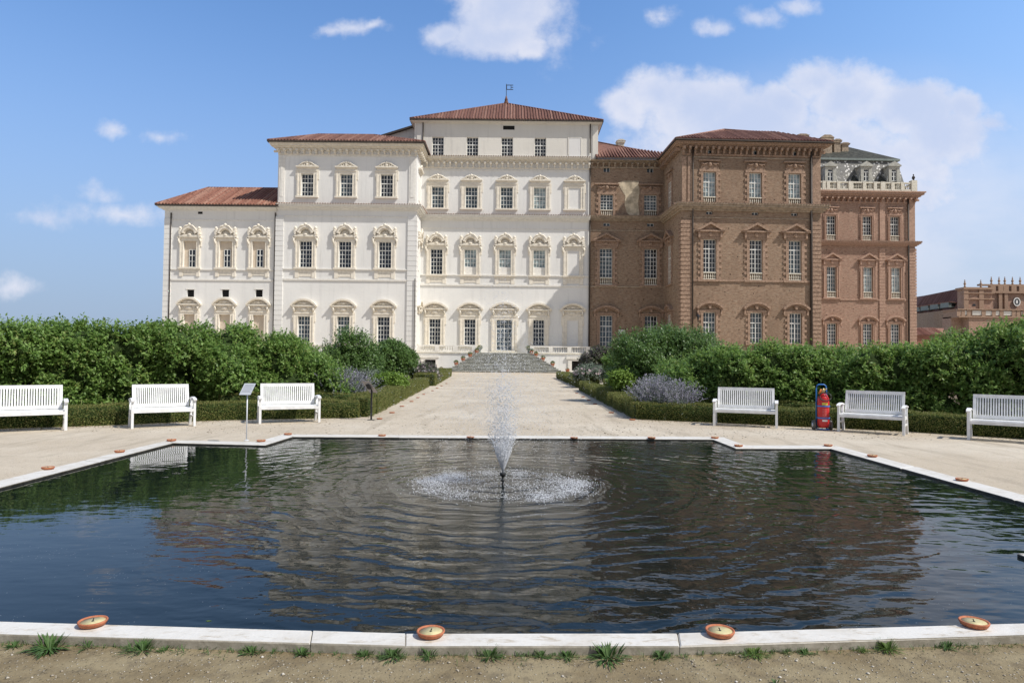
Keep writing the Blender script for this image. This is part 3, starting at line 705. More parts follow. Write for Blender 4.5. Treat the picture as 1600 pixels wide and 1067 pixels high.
# --- front right pavilion
YAW = radians(2.2)
R = Block(BP, 1066, 84.6, YAW); uL, uR = R.u(1065, 400), R.u(1282.5, 400); RD = 9.5
def rr(xs, ref, yt, yb, w, *a, **k): row(R, xs, ref, yt, yb, w, *a, **k)
rr([1108.5, 1180.3, 1241.4], 1180, 270.3, 319, 20.2, mask_crown, 36, cm='brick_trim', sur='tooth', sm='brick_trim', panes='lll', rows=(2, 3), bal=10.5)
rr([1108.7, 1181, 1242], 1181, 375.2, 438, 20.5, tri_crown, 46, cm='brick_trim', sur='tooth', sm='brick_trim', fw=.6, panes='ddm', rows=(2, 5), bal=12)
rr([1108.3, 1181.5, 1243], 1181, 488.8, 536, 19.8, arch_crown, 43, cm='brick_trim', sur='tooth', sm='brick_trim', panes='mmm', rows=(2, 4))
rr([1108.5, 1179.3, 1241.5], 1179, 235, 242.5, 11, None, sur=None, panes='m', rows=(0, 1), cols=2)
rr([1108.5, 1180, 1241.5], 1180, 331.5, 336.5, 10.5, None, sur=None, panes='d', rows=(0, 1), cols=2)
zE = R.z(1172, 223.5)
R.part('wall', wall_mesh(uL, uR, zE - .1, R.open, 0, 20.), M['brick'])
cornice(R, uL, uR, R.z(1172, 232.5), zE - .2, 1.0, True, 'brick_trim', side=(RD, 0.01), step=.72, bh=.8)
hip_roof(R, uL - 1.1, uR + 1.0, zE, -1.2, 20.5, R.u(1131, 204, 5.5), R.u(1212, 207.5, 5.5), 5.5, R.z(1128.8, 203, 5.5), 'tile_old', zr2=R.z(1210, 208.5, 5.5))
cornice(R, uL, uR, R.z(1172, 331), R.z(1172, 320.5), .85, False, 'stone_trim', side=(RD, 0.01), cap='tile_edge')
band(R, 1081.5, 1266, 1172, 437.5, 440.5, .13, m='brick_trim'); band(R, 1081.5, 1266, 1172, 247, 248.5, .07, m='stone_trim'); band(R, 1081.5, 1266, 1172, 341, 342.5, .07, m='stone_trim')
quoins(R, uL, R.u(1081, 430), 0, R.z(1072, 343), 'brick_trim', .52, .14, side=-1.0, gap=.12)
quoins(R, R.u(1267.5, 430), uR, 0, R.z(1275, 346), 'brick_trim', .52, .14, gap=.12)
for a, c in ((1065.3, 1072), (1074, 1080), (1267.5, 1281.5)):
    ua, uc = R.u(a, 290), R.u(c, 290); R.part('pilaster', MB().box(ua, uc, -.13, .004, R.z(1172, 320), R.z(1172, 247)), M['brick_trim'])
downpipe(R, 1081.6, 230, 560, .22, .09); downpipe(R, 1266.5, 232, 560, .22, .15)
chimney(R, 1245, 1263.5, 209.5, 222, 6.5, 'stone_trim')
nrm = -pi / 2
for cr, zt, zb, W in ((mask_crown, 270, 319, 2.9), (tri_crown, 375, 438, 3.5), (arch_crown, 489, 536, 3.3)):
    z1, z0 = R.z(1180, zt), R.z(1180, zb); h = z1 - z0; y = 5.3
    wd = R.put('window', window_mb(1.55, h, 4, 2, 4).mesh('window', M['winframe']), uL - .02, y, z0, nrm)
    link('pane', MB().box(-.75, .75, .05, .07, .02, h - .02).mesh('pane', M['pane_mid']), wd)
    R.put('window_surround', toothed_surround(1.6, h).mesh('window_surround', M['brick_trim']), uL, y, z0, nrm)
    R.put('pediment', cr(W).mesh('pediment', M['brick_trim']), uL, y, z1 + .33, nrm)
# --- slate-roofed far pavilion
S = Block(None, 1282, 109., radians(1.6))
SP = thing('palace_pavilion', 'red brick pavilion with slate mansard roof, dormers and white roof balustrade', 'pavilion', (S.O[0] + 7, 110, 0)); S.root = SP
uL, uR = S.u(1270, 400), S.u(1430, 400)
def ss(xs, ref, yt, yb, w, *a, **k): row(S, xs, ref, yt, yb, w, *a, **k)
ss([1298.3, 1354.6, 1397.7], 1354, 338.2, 376, 15, mask_crown, 24, cm='brick_trim_red', sur='plain', sm='brick_trim_red', fw=.35, panes='ddd', rows=(2, 3), bal=8.5)
ss([1299, 1356, 1399.5], 1356, 417.8, 465.5, 15.2, tri_crown, 32.5, cm='brick_trim_red', sur='plain', sm='brick_trim_red', fw=.55, panes='mll', rows=(2, 4), bal=9.5)
ss([1299.5, 1355.5, 1398.3], 1355, 506, 539, 15.3, arch_crown, 32, cm='brick_trim_red', sur='plain', sm='brick_trim_red', fw=.4, panes='mmm', rows=(2, 4))
zE = S.z(1356, 300.5)
S.part('wall', wall_mesh(uL, uR, zE - .05, S.open, 0, 16.), M['brick_red'])
cornice(S, uL, uR, S.z(1356, 310), zE, 1.15, True, 'brick_trim_red', side=(0, 16.), step=.9, bh=.6)
cornice(S, uL, uR, S.z(1356, 384), S.z(1356, 378), .75, False, 'brick_trim_red', side=(0, 16.), cap='tile_edge')
band(S, 1283, 1418, 1356, 467.3, 469.5, .12, m='brick_trim_red')
quoins(S, S.u(1373.5, 430), S.u(1382.5, 430), 0, S.z(1380, 388), 'brick_trim_red', .5, .13, gap=.1)
quoins(S, S.u(1420.5, 430), uR, 0, S.z(1425, 388), 'brick_trim_red', .5, .14, side=.9, gap=.1)
for a, c in ((1374, 1382), (1420, 1429)):
    S.part('pilaster', MB().box(S.u(a, 340), S.u(c, 340), -.13, .004, S.z(1356, 378), S.z(1356, 312)), M['brick_trim_red'])
downpipe(S, 1418.7, 312, 560, .2, .12)
# roof balustrade
zb0, zb1 = zE + .02, S.z(1356, 286.5); H = zb1 - zb0; mb = MB(); bl = MB(); y0 = -.7
xa, xb = uL + .2, S.u(1426, 290)
mb.box(xa, xb + .0, y0 - .2, y0 + .2, zb0, zb0 + .3); mb.box(xa, xb, y0 - .18, y0 + .18, zb1 - .22, zb1); mb.box(xb - .38, xb + .02, y0 + .2, 15, zb0, zb0 + .3); mb.box(xb - .36, xb, y0 + .2, 15, zb1 - .22, zb1)
px = [1283.5, 1290, 1306, 1325, 1346, 1363, 1375, 1390, 1405, 1421]
for p in px:
    u = S.u(p, 292); w_ = .5 if p not in (1325, 1375) else .75; mb.box(u - w_ / 2, u + w_ / 2, y0 - .24, y0 + .24, zb0, zb1 + .03)
mb.box(xb - .75, xb + .15, y0 - .28, y0 + .5, zb0, zb1 + .35)
n = 60
for i in range(n):
    u = xa + (xb - xa) * (i + .5) / n; bl.lathe([(r * 1.15, z_ * (H - .5) / .75) for r, z_ in BAL], (u, y0, zb0 + .3), 6)
for i in range(34): bl.lathe([(r * 1.15, z_ * (H - .5) / .75) for r, z_ in BAL], (xb - .19, y0 + .5 + i * .42, zb0 + .3), 6)
ob = S.part('roof_balustrade', mb, M['stone']); link('balusters', bl.mesh('balusters', M['stone']), ob)
ub = xb - .3; S.part('roof_finial', MB().lathe([(.22, 0), (.1, .15), (.26, .4), (.2, .65), (.06, .8), (.12, .95), (0, 1.1)], (ub, y0, zb1 + .35), 8), M['gutter'])
# mansard
def slate_mat():
    m, t, bs = base_mat('patterned grey slate', .6, .4)
    oc = t.new('ShaderNodeTexCoord').outputs['Object']; sp_ = t.new('ShaderNodeSeparateXYZ', {0: oc})
    cv = t.new('ShaderNodeCombineXYZ', {0: sp_.outputs[0], 1: sp_.outputs[2]}).outputs[0]
    br = t.new('ShaderNodeTexBrick', {'Vector': cv, 'Color1': (.13, .125, .12), 'Color2': (.20, .19, .175), 'Mortar': (.09, .09, .08), 'Scale': 1., 'Mortar Size': .02, 'Brick Width': .4, 'Row Height': .28}).outputs[0]
    vo = t.new('ShaderNodeTexVoronoi', {'Vector': cv, 'Scale': 1.7, 'Randomness': .9}, voronoi_dimensions='2D')
    spot = t.math('LESS_THAN', vo.outputs['Distance'], .25)
    keep = t.ramp(t.noise(oc, .6, 2), .42, .5)
    c = t.mix(t.math('MULTIPLY', spot, keep), br, (.72, .70, .66))
    c = t.mix(t.math('MULTIPLY', t.ramp(t.noise(oc, .8, 6, .7), .45, .7), .5), c, (.20, .19, .13))
    t.set(bs.inputs['Base Color'], c); return m
M['slate'] = slate_mat()
M['slate_dark'] = mat('mossy slate', (.05, .05, .04), .85, .2, .5, 2., .05, 3.)
zt = S.z(1340, 249.5, 2.0); xr = S.u(1401, 248, 2.0); xr0 = S.u(1418, 284, .6)
mb = MB(); z0 = zE + .05
mb.add([(uL, .6, z0), (xr0, .6, z0), (xr, 2., zt), (uL, 2., zt)], [(0, 1, 2, 3)]); mb.add([(xr0, .6, z0), (xr0, 15, z0), (xr, 13.6, zt), (xr, 2., zt)], [(0, 1, 2, 3)])
mb.add([(uL, .6, z0), (uL, 2., zt), (uL, 14, zt), (uL, 15, z0)], [(0, 1, 2, 3)])
rf = S.part('mansard_roof', mb, M['slate'])
yk = 8.; zk = S.z(1318, 229, yk); zk2 = S.z(1295, 226, yk)
mb = MB(); A = (uL - .2, 1.7, zt + .12); B = (xr + .3, 1.7, zt + .12); xk = S.u(1322, 229, yk)
mb.add([A, B, (xk, yk, zk), (uL - .2, yk, zk2)], [(0, 1, 2, 3)]); mb.add([B, (xr + .3, 14, zt + .12), (xk, yk, zk)], [(0, 1, 2)])
mb.add([A, (uL - .2, yk, zk2), (uL - .2, 14, zt)], [(0, 1, 2)])
S.part('upper_roof', mb, M['slate_dark'])
S.part('roof_curb', MB().box(uL, xr + .35, 1.6, 1.9, zt - .22, zt + .10).box(xr + .05, xr + .35, 1.9, 14, zt - .22, zt + .1), M['lead'])
M['dormer'] = mat('lead grey dormer', (.42, .41, .36), .7, .3, .2, 3.)
for p, yw in ((1296.4, 270), (1352.2, 271), (1395.8, 272)):
    u = S.u(p, 270, .3); zb_ = z0 + .5; ztp = S.z(p, 264.5, .3); w_ = .62
    mb = MB(); mb.box(u - w_ - .28, u - .42, .0, 2., zb_, ztp + .35).box(u + .42, u + w_ + .28, 0., 2., zb_, ztp + .35).box(u - .42, u + .42, 0, 2., ztp, ztp + .35).box(u - w_ - .45, u + w_ + .45, -.2, 2., ztp + .35, ztp + .55)
    mb.prism([(u - w_ - .45, ztp + .55), (u + w_ + .45, ztp + .55), (u, ztp + 1.2)], -.15, 2.)
    for s_ in (-1, 1): mb.tube([(u + s_ * (w_ + .3), .2, ztp - .9), (u + s_ * (w_ + .42), .2, ztp - 1.4), (u + s_ * (w_ + .5), .2, zb_)], [.06, .1, .2], 6)
    dm = S.part('dormer', mb, M['dormer'])
    wd = link('window', cached(('window', 'dormer'), lambda: MB().box(-.42, -.34, 0, .08, 0, 2.0).box(.34, .42, 0, .08, 0, 2.0).box(-.06, .06, -.01, .08, 0, 1.45).box(-.34, .34, 0, .08, 0, .12).box(-.34, .34, 0.005, .08, .7, .8).box(-.34, .34, -.01, .08, 1.4, 1.6).box(-.34, .34, .0, .08, 1.88, 2.0), M['winframe']), dm, (u, .18, ztp - 2.0))
    pn = link('window_pane', cached(('window_pane', 'dormer'), lambda: MB().box(-.38, .38, .05, .07, 0.02, 1.95), M['pane_dark']), dm, (u, .18, ztp - 2.0))
for p in (1337, 1379.5):
    u, zc = S.loc(p, 272, .6); mb = MB()
    mb.tube([(u, .4, z0 + .3), (u, .9, z0 + 1.6), (u, 1.5, z0 + 3.1)], [.72, .66, .12], 10); S.part('hooded_dormer', mb, M['slate_dark'])
for a, c, d, e, y_ in ((1282.5, 1302.5, 211, 235, 4.), (1302, 1315, 217.5, 232, 4.6), (1314, 1327.5, 223, 233, 5.2)):
    chimney(S, a, c, d, e, y_, 'stone_trim')

# ================================================================ far gallery building at the right
D = Block(None, 1505, 190.)
DB = thing('gallery_building', 'distant brick gallery with long tiled roof and vase-topped parapet, behind the hedge at right', 'building', (at(1505, 560, 190)[0], 190, 0)); D.root = DB
u0, u1 = D.u(1506, 480), D.u(1720, 480)
def dz(px, py, y=0.): return D.z(px, py, y)
mb = MB(); zA1 = dz(1506, 449.5, 6); zT = dz(1506, 488)
ua, ub = D.u(1506.5, 470, 6), D.u(1550, 470, 6)
mb.box(ua, ub, 6, 9, 0, zA1)
mb.box(ub - .5, u1, 12, 16, 0, dz(1570, 446, 12) - 1.2)
D.part('wall', mb, M['brick_red'])
bz = MB(); bz.box(ua - .5, ub + .5, 5.4, 9.2, zA1 - .5, zA1 + .1); bz.box(ua - .4, ub + .4, 5.5, 7, dz(1525, 459, 6), dz(1525, 457.5, 6)); bz.box(ua - .4, ub + .4, 5.5, 7, dz(1525, 468, 6), dz(1525, 466, 6))
for a in (1507, 1531): bz.box(D.u(a, 470, 6) - .4, D.u(a, 470, 6) + .9, 5.6, 6.1, zT, zA1 - .5)
za, zc = dz(1580, 455.5, 12), dz(1580, 445.5, 12)
bz.box(ub, u1, 11.2, 13, za - .6, za); bz.box(ub, u1, 11.3, 12.3, zc - .35, zc + .15)
for p in (1549, 1561, 1569.5, 1581.5, 1593.5, 1606, 1618, 1630): x = D.u(p, 450, 12); bz.box(x - .75, x + .75, 11.2, 12.4, za, zc - .35); 
for p in (1561, 1570): x = D.u(p, 450, 12); bz.box(x - .5, x + .5, 11.4, 12.1, zT, za - .6)
D.part('parapet', bz, M['brick_trim'])
VASE = [(.45, 0), (.45, .5), (.2, .7), (.55, 1.3), (.5, 1.7), (.2, 2.0), (.35, 2.4), (.1, 2.7), (.25, 3.0), (0, 3.2)]
vm_ = cached(('vase', 1), lambda: MB().lathe([(r * .62, z * .72) for r, z in VASE], (0, 0, 0), 8), M['brick_trim'])
for p, y, zz in ((1507.5, 6.3, zA1 + .1), (1532.5, 6.3, zA1 + .1), (1549, 11.8, zc + .15), (1561, 11.8, zc + .15), (1570, 11.8, zc + .15), (1582, 11.8, zc + .15), (1594, 11.8, zc + .15), (1606, 11.8, zc + .15)):
    D.put('vase', vm_, D.u(p, 445, y), y, zz)
# clock and arch
x, z_ = D.loc(1588, 471.8, 11.9)
ck = D.part('clock', MB().arc(x, z_, 0, .85, 0, 360, 11.72, 11.9, 20, 1.25), M['pane_dark']); link('clock_ring', MB().arc(x, z_, .8, 1.05, 0, 360, 11.6, 11.75, 20, 1.25).box(x - .28, x + .28, 11.62, 11.72, z_ - .5, z_ + .5).mesh('clock_ring', M['winframe']), ck)
for k in range(4):
    a = radians(45 + 90 * k)
x, z_ = D.loc(1522, 478, 5.9); D.part('lunette', MB().arc(x, z_, 0, .55, 0, 180, 5.9, 6.02, 10), M['pane_dark'])
D.part('arch_moulding', MB().arc(x, z_ + .2, 1.9, 2.3, 15, 165, 5.7, 6.02, 12), M['brick_trim_red'])
# lower terrace storey with framed light panels
tl = D.u(1497, 492); tz1, tz0 = dz(1510, 482.5), dz(1510, 494)
mb = MB().box(D.u(1514, 510), u1, 0, 7, 0, tz0); mb.box(tl, D.u(1514, 510) + .1, 3., 7, 0, tz0)
D.part('lower_storey', mb, M['brick_red'])
mb = MB().box(tl - .3, u1, -.5, 7, tz1 - .3, tz1).box(tl, u1, -.4, 6.8, tz0 - .35, tz0 + .05).box(tl, u1, .15, 6.6, tz0 + .05, tz1 - .3)
for p in (1497, 1504, 1513, 1536, 1552, 1564, 1583, 1590, 1600, 1620): x = D.u(p, 488); mb.box(x - .5, x + .5, -.3, .15, tz0, tz1 - .3)
D.part('terrace_parapet', mb, M['brick_trim'])
for a, c in ((1498.5, 1503.5), (1506, 1512), (1519, 1534), (1540, 1550), (1554, 1562), (1568, 1581), (1587, 1589.5), (1596, 1606)):
    D.part('light_panel', MB().box(D.u(a, 488), D.u(c, 488), -.1, .15, tz0 + .35, tz1 - .55), M['plaster_old'])
# long wing running towards the palace, receding roof
def W3(px, py, Y): return at(px, py, Y)
Ya, Yb = 196., 250.
e0 = W3(1506, 481.5, Ya); e1 = W3(1425, 491.5, Yb); r0 = W3(1506, 452.0, Ya + 12); r1 = W3(1425, 465.0, Yb + 12)
Ox = DB.location
def rel(p): return (p[0] - Ox.x, p[1] - Ox.y, p[2])
mb = MB(); roof_face(mb, rel(e1), rel(e0), rel(r0), rel(r1), .6, .2); link('wing_roof', mb.mesh('wing_roof', M['tile_old']), DB)
a, b_ = rel(e1), rel(e0)
mb = MB().add([(a[0], a[1] + .6, 0), (b_[0], b_[1] + .6, 0), (b_[0], b_[1] + .6, b_[2]), (a[0], a[1] + .6, a[2]), (a[0], a[1] + 14, 0), (b_[0], b_[1] + 14, 0), (b_[0], b_[1] + 14, b_[2]), (a[0], a[1] + 14, a[2])], [(0, 1, 2, 3), (1, 5, 6, 2), (0, 3, 7, 4), (4, 7, 6, 5)])
link('wing_wall', mb.mesh('wing_wall', M['brick']), DB)
for k in range(5):
    f = (k + .55) / 5.2; c = [a[i] + (b_[i] - a[i]) * f for i in range(3)]; mb = MB()
    x, y, z = c[0], c[1] + 1.6, c[2] + .7
    mb.prism([(x - 1.1, z), (x + 1.1, z), (x + 1.1, z + 1.25), (x - 1.1, z + 1.5)], y, y + 4)
    dm = link('dormer', mb.mesh('dormer', M['lead']), DB); link('dormer_window', MB().box(x - .2, x + 1.0, y - .04, y + .02, z + .2, z + 1.1).mesh('dormer_window', M['dark']), dm)
    link('dormer_roof', MB().prism([(x - 1.2, z + 1.52), (x + 1.4, z + 1.27), (x + 1.4, z + 1.42), (x - 1.2, z + 1.67)], y - .3, y + 4).mesh('dormer_roof', M['tile']), dm)
wm = MB()
for k in range(14):
    f = (k + .5) / 14; c = [a[i] + (b_[i] - a[i]) * f for i in range(3)]
    o_ = link('wing_window', MB().box(-.7, .7, -.05, .05, 0, 2.0).mesh('wing_window', M['pane_dark']), DB, (c[0], c[1] + .6, c[2] - 3.2), atan2(b_[1] - a[1], b_[0] - a[0]))
q0 = rel(W3(1425, 524, 175)); q1 = rel(W3(1479, 524, 175)); q2 = rel(W3(1474, 512.8, 180)); q3 = rel(W3(1425, 512.8, 180))
mb = MB(); roof_face(mb, q0, q1, q2, q3, .6, .2); mb.box(q0[0], q1[0] - .3, q0[1] + .5, q0[1] + 8, 0, q0[2]); link('lower_roof', mb.mesh('lower_roof', M['tile']), DB)

# ================================================================ stairs, terrace balustrades, pots
M['step'] = mat('grey stone steps', (.52, .52, .47), .8, .25, .25, 2., .01, 10.)
M['riser'] = mat('dark step riser', (.17, .17, .145), .9, .1, .4, 2.)  # risers much darker than the treads
ST = thing('staircase', 'broad grey stone garden staircase rising to the palace door', 'staircase', (g(787, 581.5)[0], 85.2, 0))
nS = 14; Yst0 = 85.2; Yst1 = 90.05; base_l, base_r = at(695, 582, Yst0)[0], at(881, 582, Yst0)[0]; top_l, top_r = at(743, 554, Yst1)[0], at(832, 554, Yst1)[0]
o = ST.location
for k in range(nS):
    f = k / (nS - 1); x0 = base_l + (top_l - base_l) * f; x1 = base_r + (top_r - base_r) * f; y = Yst0 + (Yst1 - .35 - Yst0) * f; z = (Tz + .10) * (k + 1) / nS; zp = (Tz + .10) * k / nS
    mb = MB().box(x0 - o.x, x1 - o.x, y - o.y, Yst1 - o.y - .0, z - .055, z)
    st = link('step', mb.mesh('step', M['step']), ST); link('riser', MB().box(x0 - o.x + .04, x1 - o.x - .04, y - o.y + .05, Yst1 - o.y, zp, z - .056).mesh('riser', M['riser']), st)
# door sill steps on the terrace
ds = thing('door_steps', 'two low pale steps in front of the palace glass door', 'steps', (C.O[0] + C.u(788), Yc - .7, Tz + .12))
link('step', MB().box(-1.9, 1.9, -.35, .5, 0, .16).mesh('step', M['stone']), ds); link('step', MB().box(-1.6, 1.6, 0, .5, .163, .33).mesh('step', M['stone']), ds)
def terrace_bal(pa, pc, dies, label):
    Y = 90.3; xa, xc = at(pa, 546, Y)[0], at(pc, 546, Y)[0]; zb = Tz + .12; zt_ = at(790, 540.2, Y)[2]
    t_ = thing('balustrade', label, 'balustrade', ((xa + xc) / 2, Y, zb), group='terrace balustrades'); h = zt_ - zb; hw = (xc - xa) / 2
    link('rail', MB().box(-hw, hw, -.2, .2, h - .16, h).mesh('rail', M['trimwhite']), t_); link('plinth', MB().box(-hw, hw, -.2, .2, 0, .14).mesh('plinth', M['trimwhite']), t_)
    bm_ = cached(('baluster', 't'), lambda: MB().lathe([(r * 1.15, z * (h - .3) / .75) for r, z in BAL], (0, 0, 0), 8), M['trimwhite'])
    pm_ = cached(('pier', 't'), lambda: MB().box(-.27, .27, -.22, .22, .14, h - .16), M['trimwhite'])
    for s in range(dies + 1): link('pier', pm_, t_, (-hw + .27 + (2 * hw - .54) * s / dies, 0, 0))
    seg = (2 * hw - .54) / dies; n = int((seg - .54) / .29)
    for s in range(dies):
        for i in range(n): link('baluster', bm_, t_, (-hw + .27 + seg * s + .27 + (seg - .54) * (i + .5) / n, 0, .14))
terrace_bal(651, 744, 3, 'white stone balustrade on the terrace to the left of the stairs'); terrace_bal(828, 922, 3, 'white stone balustrade on the terrace to the right of the stairs')
def leafy(n, r, lo, seed, ll=.10, lw=.05, zs=1.):
    q = np.random.default_rng(seed); d = q.normal(size=(n, 3)); d[:, 2] = np.abs(d[:, 2]) * zs; d /= np.linalg.norm(d, axis=1)[:, None]
    p = d * (r * q.uniform(.3, 1, n) ** .6)[:, None]; p[:, 2] += lo
    return leaf_quads(p, d + q.normal(size=(n, 3)) * .6, q.normal(size=(n, 3)) + [0, 0, .6], np.full(n, ll) * q.uniform(.7, 1.3, n), np.full(n, lw))
def leaf_quads(P_, Dv, Nv, L, Wd, bend=.18):
    Dv = Dv / np.linalg.norm(Dv, axis=1)[:, None]; S_ = np.cross(Dv, Nv); S_ /= np.linalg.norm(S_, axis=1)[:, None] + 1e-9; Nn = np.cross(S_, Dv)
    L = L[:, None]; Wd = Wd[:, None]; mid = P_ + Dv * L * .42 - Nn * L * bend * .5; tip = P_ + Dv * L - Nn * L * bend
    return np.stack([P_, mid + S_ * Wd * .5, tip, mid - S_ * Wd * .5], 1)
M['leaf_pot'] = island_mat('potted plant leaves', [(.05, .10, .03), (.12, .2, .05), (.25, .26, .08), (.10, .13, .09)], .6, .3, .25)
pots = [(698.5, 577.5, 'lowest terracotta pot at the left foot of the stairs', 0), (708.5, 571.5, 'second terracotta pot up the left side of the stairs', 1), (719, 567.5, 'third terracotta pot up the left side of the stairs', 1), (728.7, 562, 'fourth terracotta pot up the left side of the stairs', 1), (739, 556.5, 'fifth terracotta pot up the left side, just below the terrace', 1), (749.6, 551.6, 'grey urn of flowers on the terrace left of the stairhead', 2),
        (826, 551.6, 'grey urn of flowers on the terrace right of the stairhead', 2), (835.5, 558, 'fifth terracotta pot up the right side, just below the terrace', 1), (844, 562.5, 'fourth terracotta pot up the right side of the stairs', 1), (854, 567.5, 'third terracotta pot up the right side of the stairs', 1), (865, 572.5, 'second terracotta pot up the right side of the stairs', 1), (875, 578.5, 'lowest terracotta pot at the right foot of the stairs', 0)]
PROF = [(.22, 0), (.32, .35), (.38, .6), (.42, .62), (.42, .72), (.36, .72), (.34, .62), (0, .6)]
URN = [(.3, 0), (.3, .12), (.14, .25), (.2, .4), (.42, .62), (.5, .85), (.56, .95), (.48, .95), (.4, .85), (0, .8)]
for i, (px_, py_, lab, kd) in enumerate(pots):
    f = min(1, max(0, (px_ - 697) / 46. if px_ < 788 else (879 - px_) / 46.)); side = -1 if px_ < 788 else 1
    if kd == 2: Y = 90.8; z = Tz + .12
    else:
        k = min(nS - 1, max(0, int(round(f * nS)) - 1)) if kd else -1
        fk = max(k, 0) / (nS - 1); Y = Yst0 + (Yst1 - .35 - Yst0) * fk + .55; z = (Tz + .10) * (k + 1) / nS if k >= 0 else 0.
    x = at(px_, py_, Y)[0]
    if kd == 1:
        xe = (base_l + (top_l - base_l) * fk + .44) if side < 0 else (base_r + (top_r - base_r) * fk - .44); x = xe
    if kd == 0: x = (base_l - .5) if side < 0 else (base_r + .5)
    p = thing('flower_pot', lab, 'flower pot', (x, Y, z), group='pots flanking the stairs')
    p.scale = (.68, .68, .68)
    link('pot', cached(('pot', kd == 2), lambda: MB().lathe(PROF if kd < 2 else URN, (0, 0, 0), 14), M['terracotta'] if kd < 2 else M['lead']), p)
    q = quads('plant', leafy(220 if kd else 60, .45 if kd == 1 else (.25 if kd == 0 else .55), .65 if kd < 2 else .9, i, .17, .09, 1.2), M['leaf_pot'], p)
# signs on the brick wall, wall lantern
x, z = K.loc(971.3, 526.5); sg = thing('wall_sign', 'white panel with black and dark red diamond on the brick wall', 'sign', (K.O[0] + x, Yc - .12, z))
link('panel', MB().box(-.45, .45, 0, .06, -.98, .98).mesh('panel', M['winframe']), sg)
link('diamond', MB().prism([(-.44, .15), (0, -.42), (.44, .15), (0, .72)], -.012, .0).mesh('diamond', M['black']), sg); link('band', MB().prism([(-.36, -.02), (.36, -.02), (.30, .30), (-.30, .30)], -.02, -.0125).mesh('band', mat('dark red print', (.22, .03, .035), .6)), sg)
link('lower_mark', MB().arc(.1, -.85, .2, .46, 60, 150, -.012, 0, 8).mesh('lower_mark', M['black']), sg)
x, z = K.loc(995.2, 530.5); sg = thing('notice_board', 'pale lilac notice board beside the diamond sign, behind the bush', 'sign', (K.O[0] + x, Yc - 2.4, 0)); 
link('board', MB().box(-.4, .4, 0, .05, z - .55, z + .55).mesh('board', mat('lilac board', (.52, .53, .68), .6)), sg); link('post', MB().box(-.04, .04, .05, .1, 0, z + .3).mesh('post', M['white_metal']), sg)
u, z = R.loc(1089, 497); X = R.O[0] + u * cos(YAW); Y = R.O[1] + u * sin(YAW)
wl = thing('wall_lantern', 'small dark lantern on the brick corner left of the first ground floor window', 'lantern', (X, Y - .0, z))
link('bracket', MB().tube([(0, -.02, .5), (0, -.4, .62), (0, -.55, .45)], .03, 5).box(-.08, .08, -.06, .0, .3, .7).mesh('bracket', M['black']), wl)
link('lantern_head', MB().lathe([(.08, -.25), (.2, .15), (.26, .2), (.05, .42), (0, .45)], (0, -.55, 0), 6, False).mesh('lantern_head', M['pane_dark']), wl)
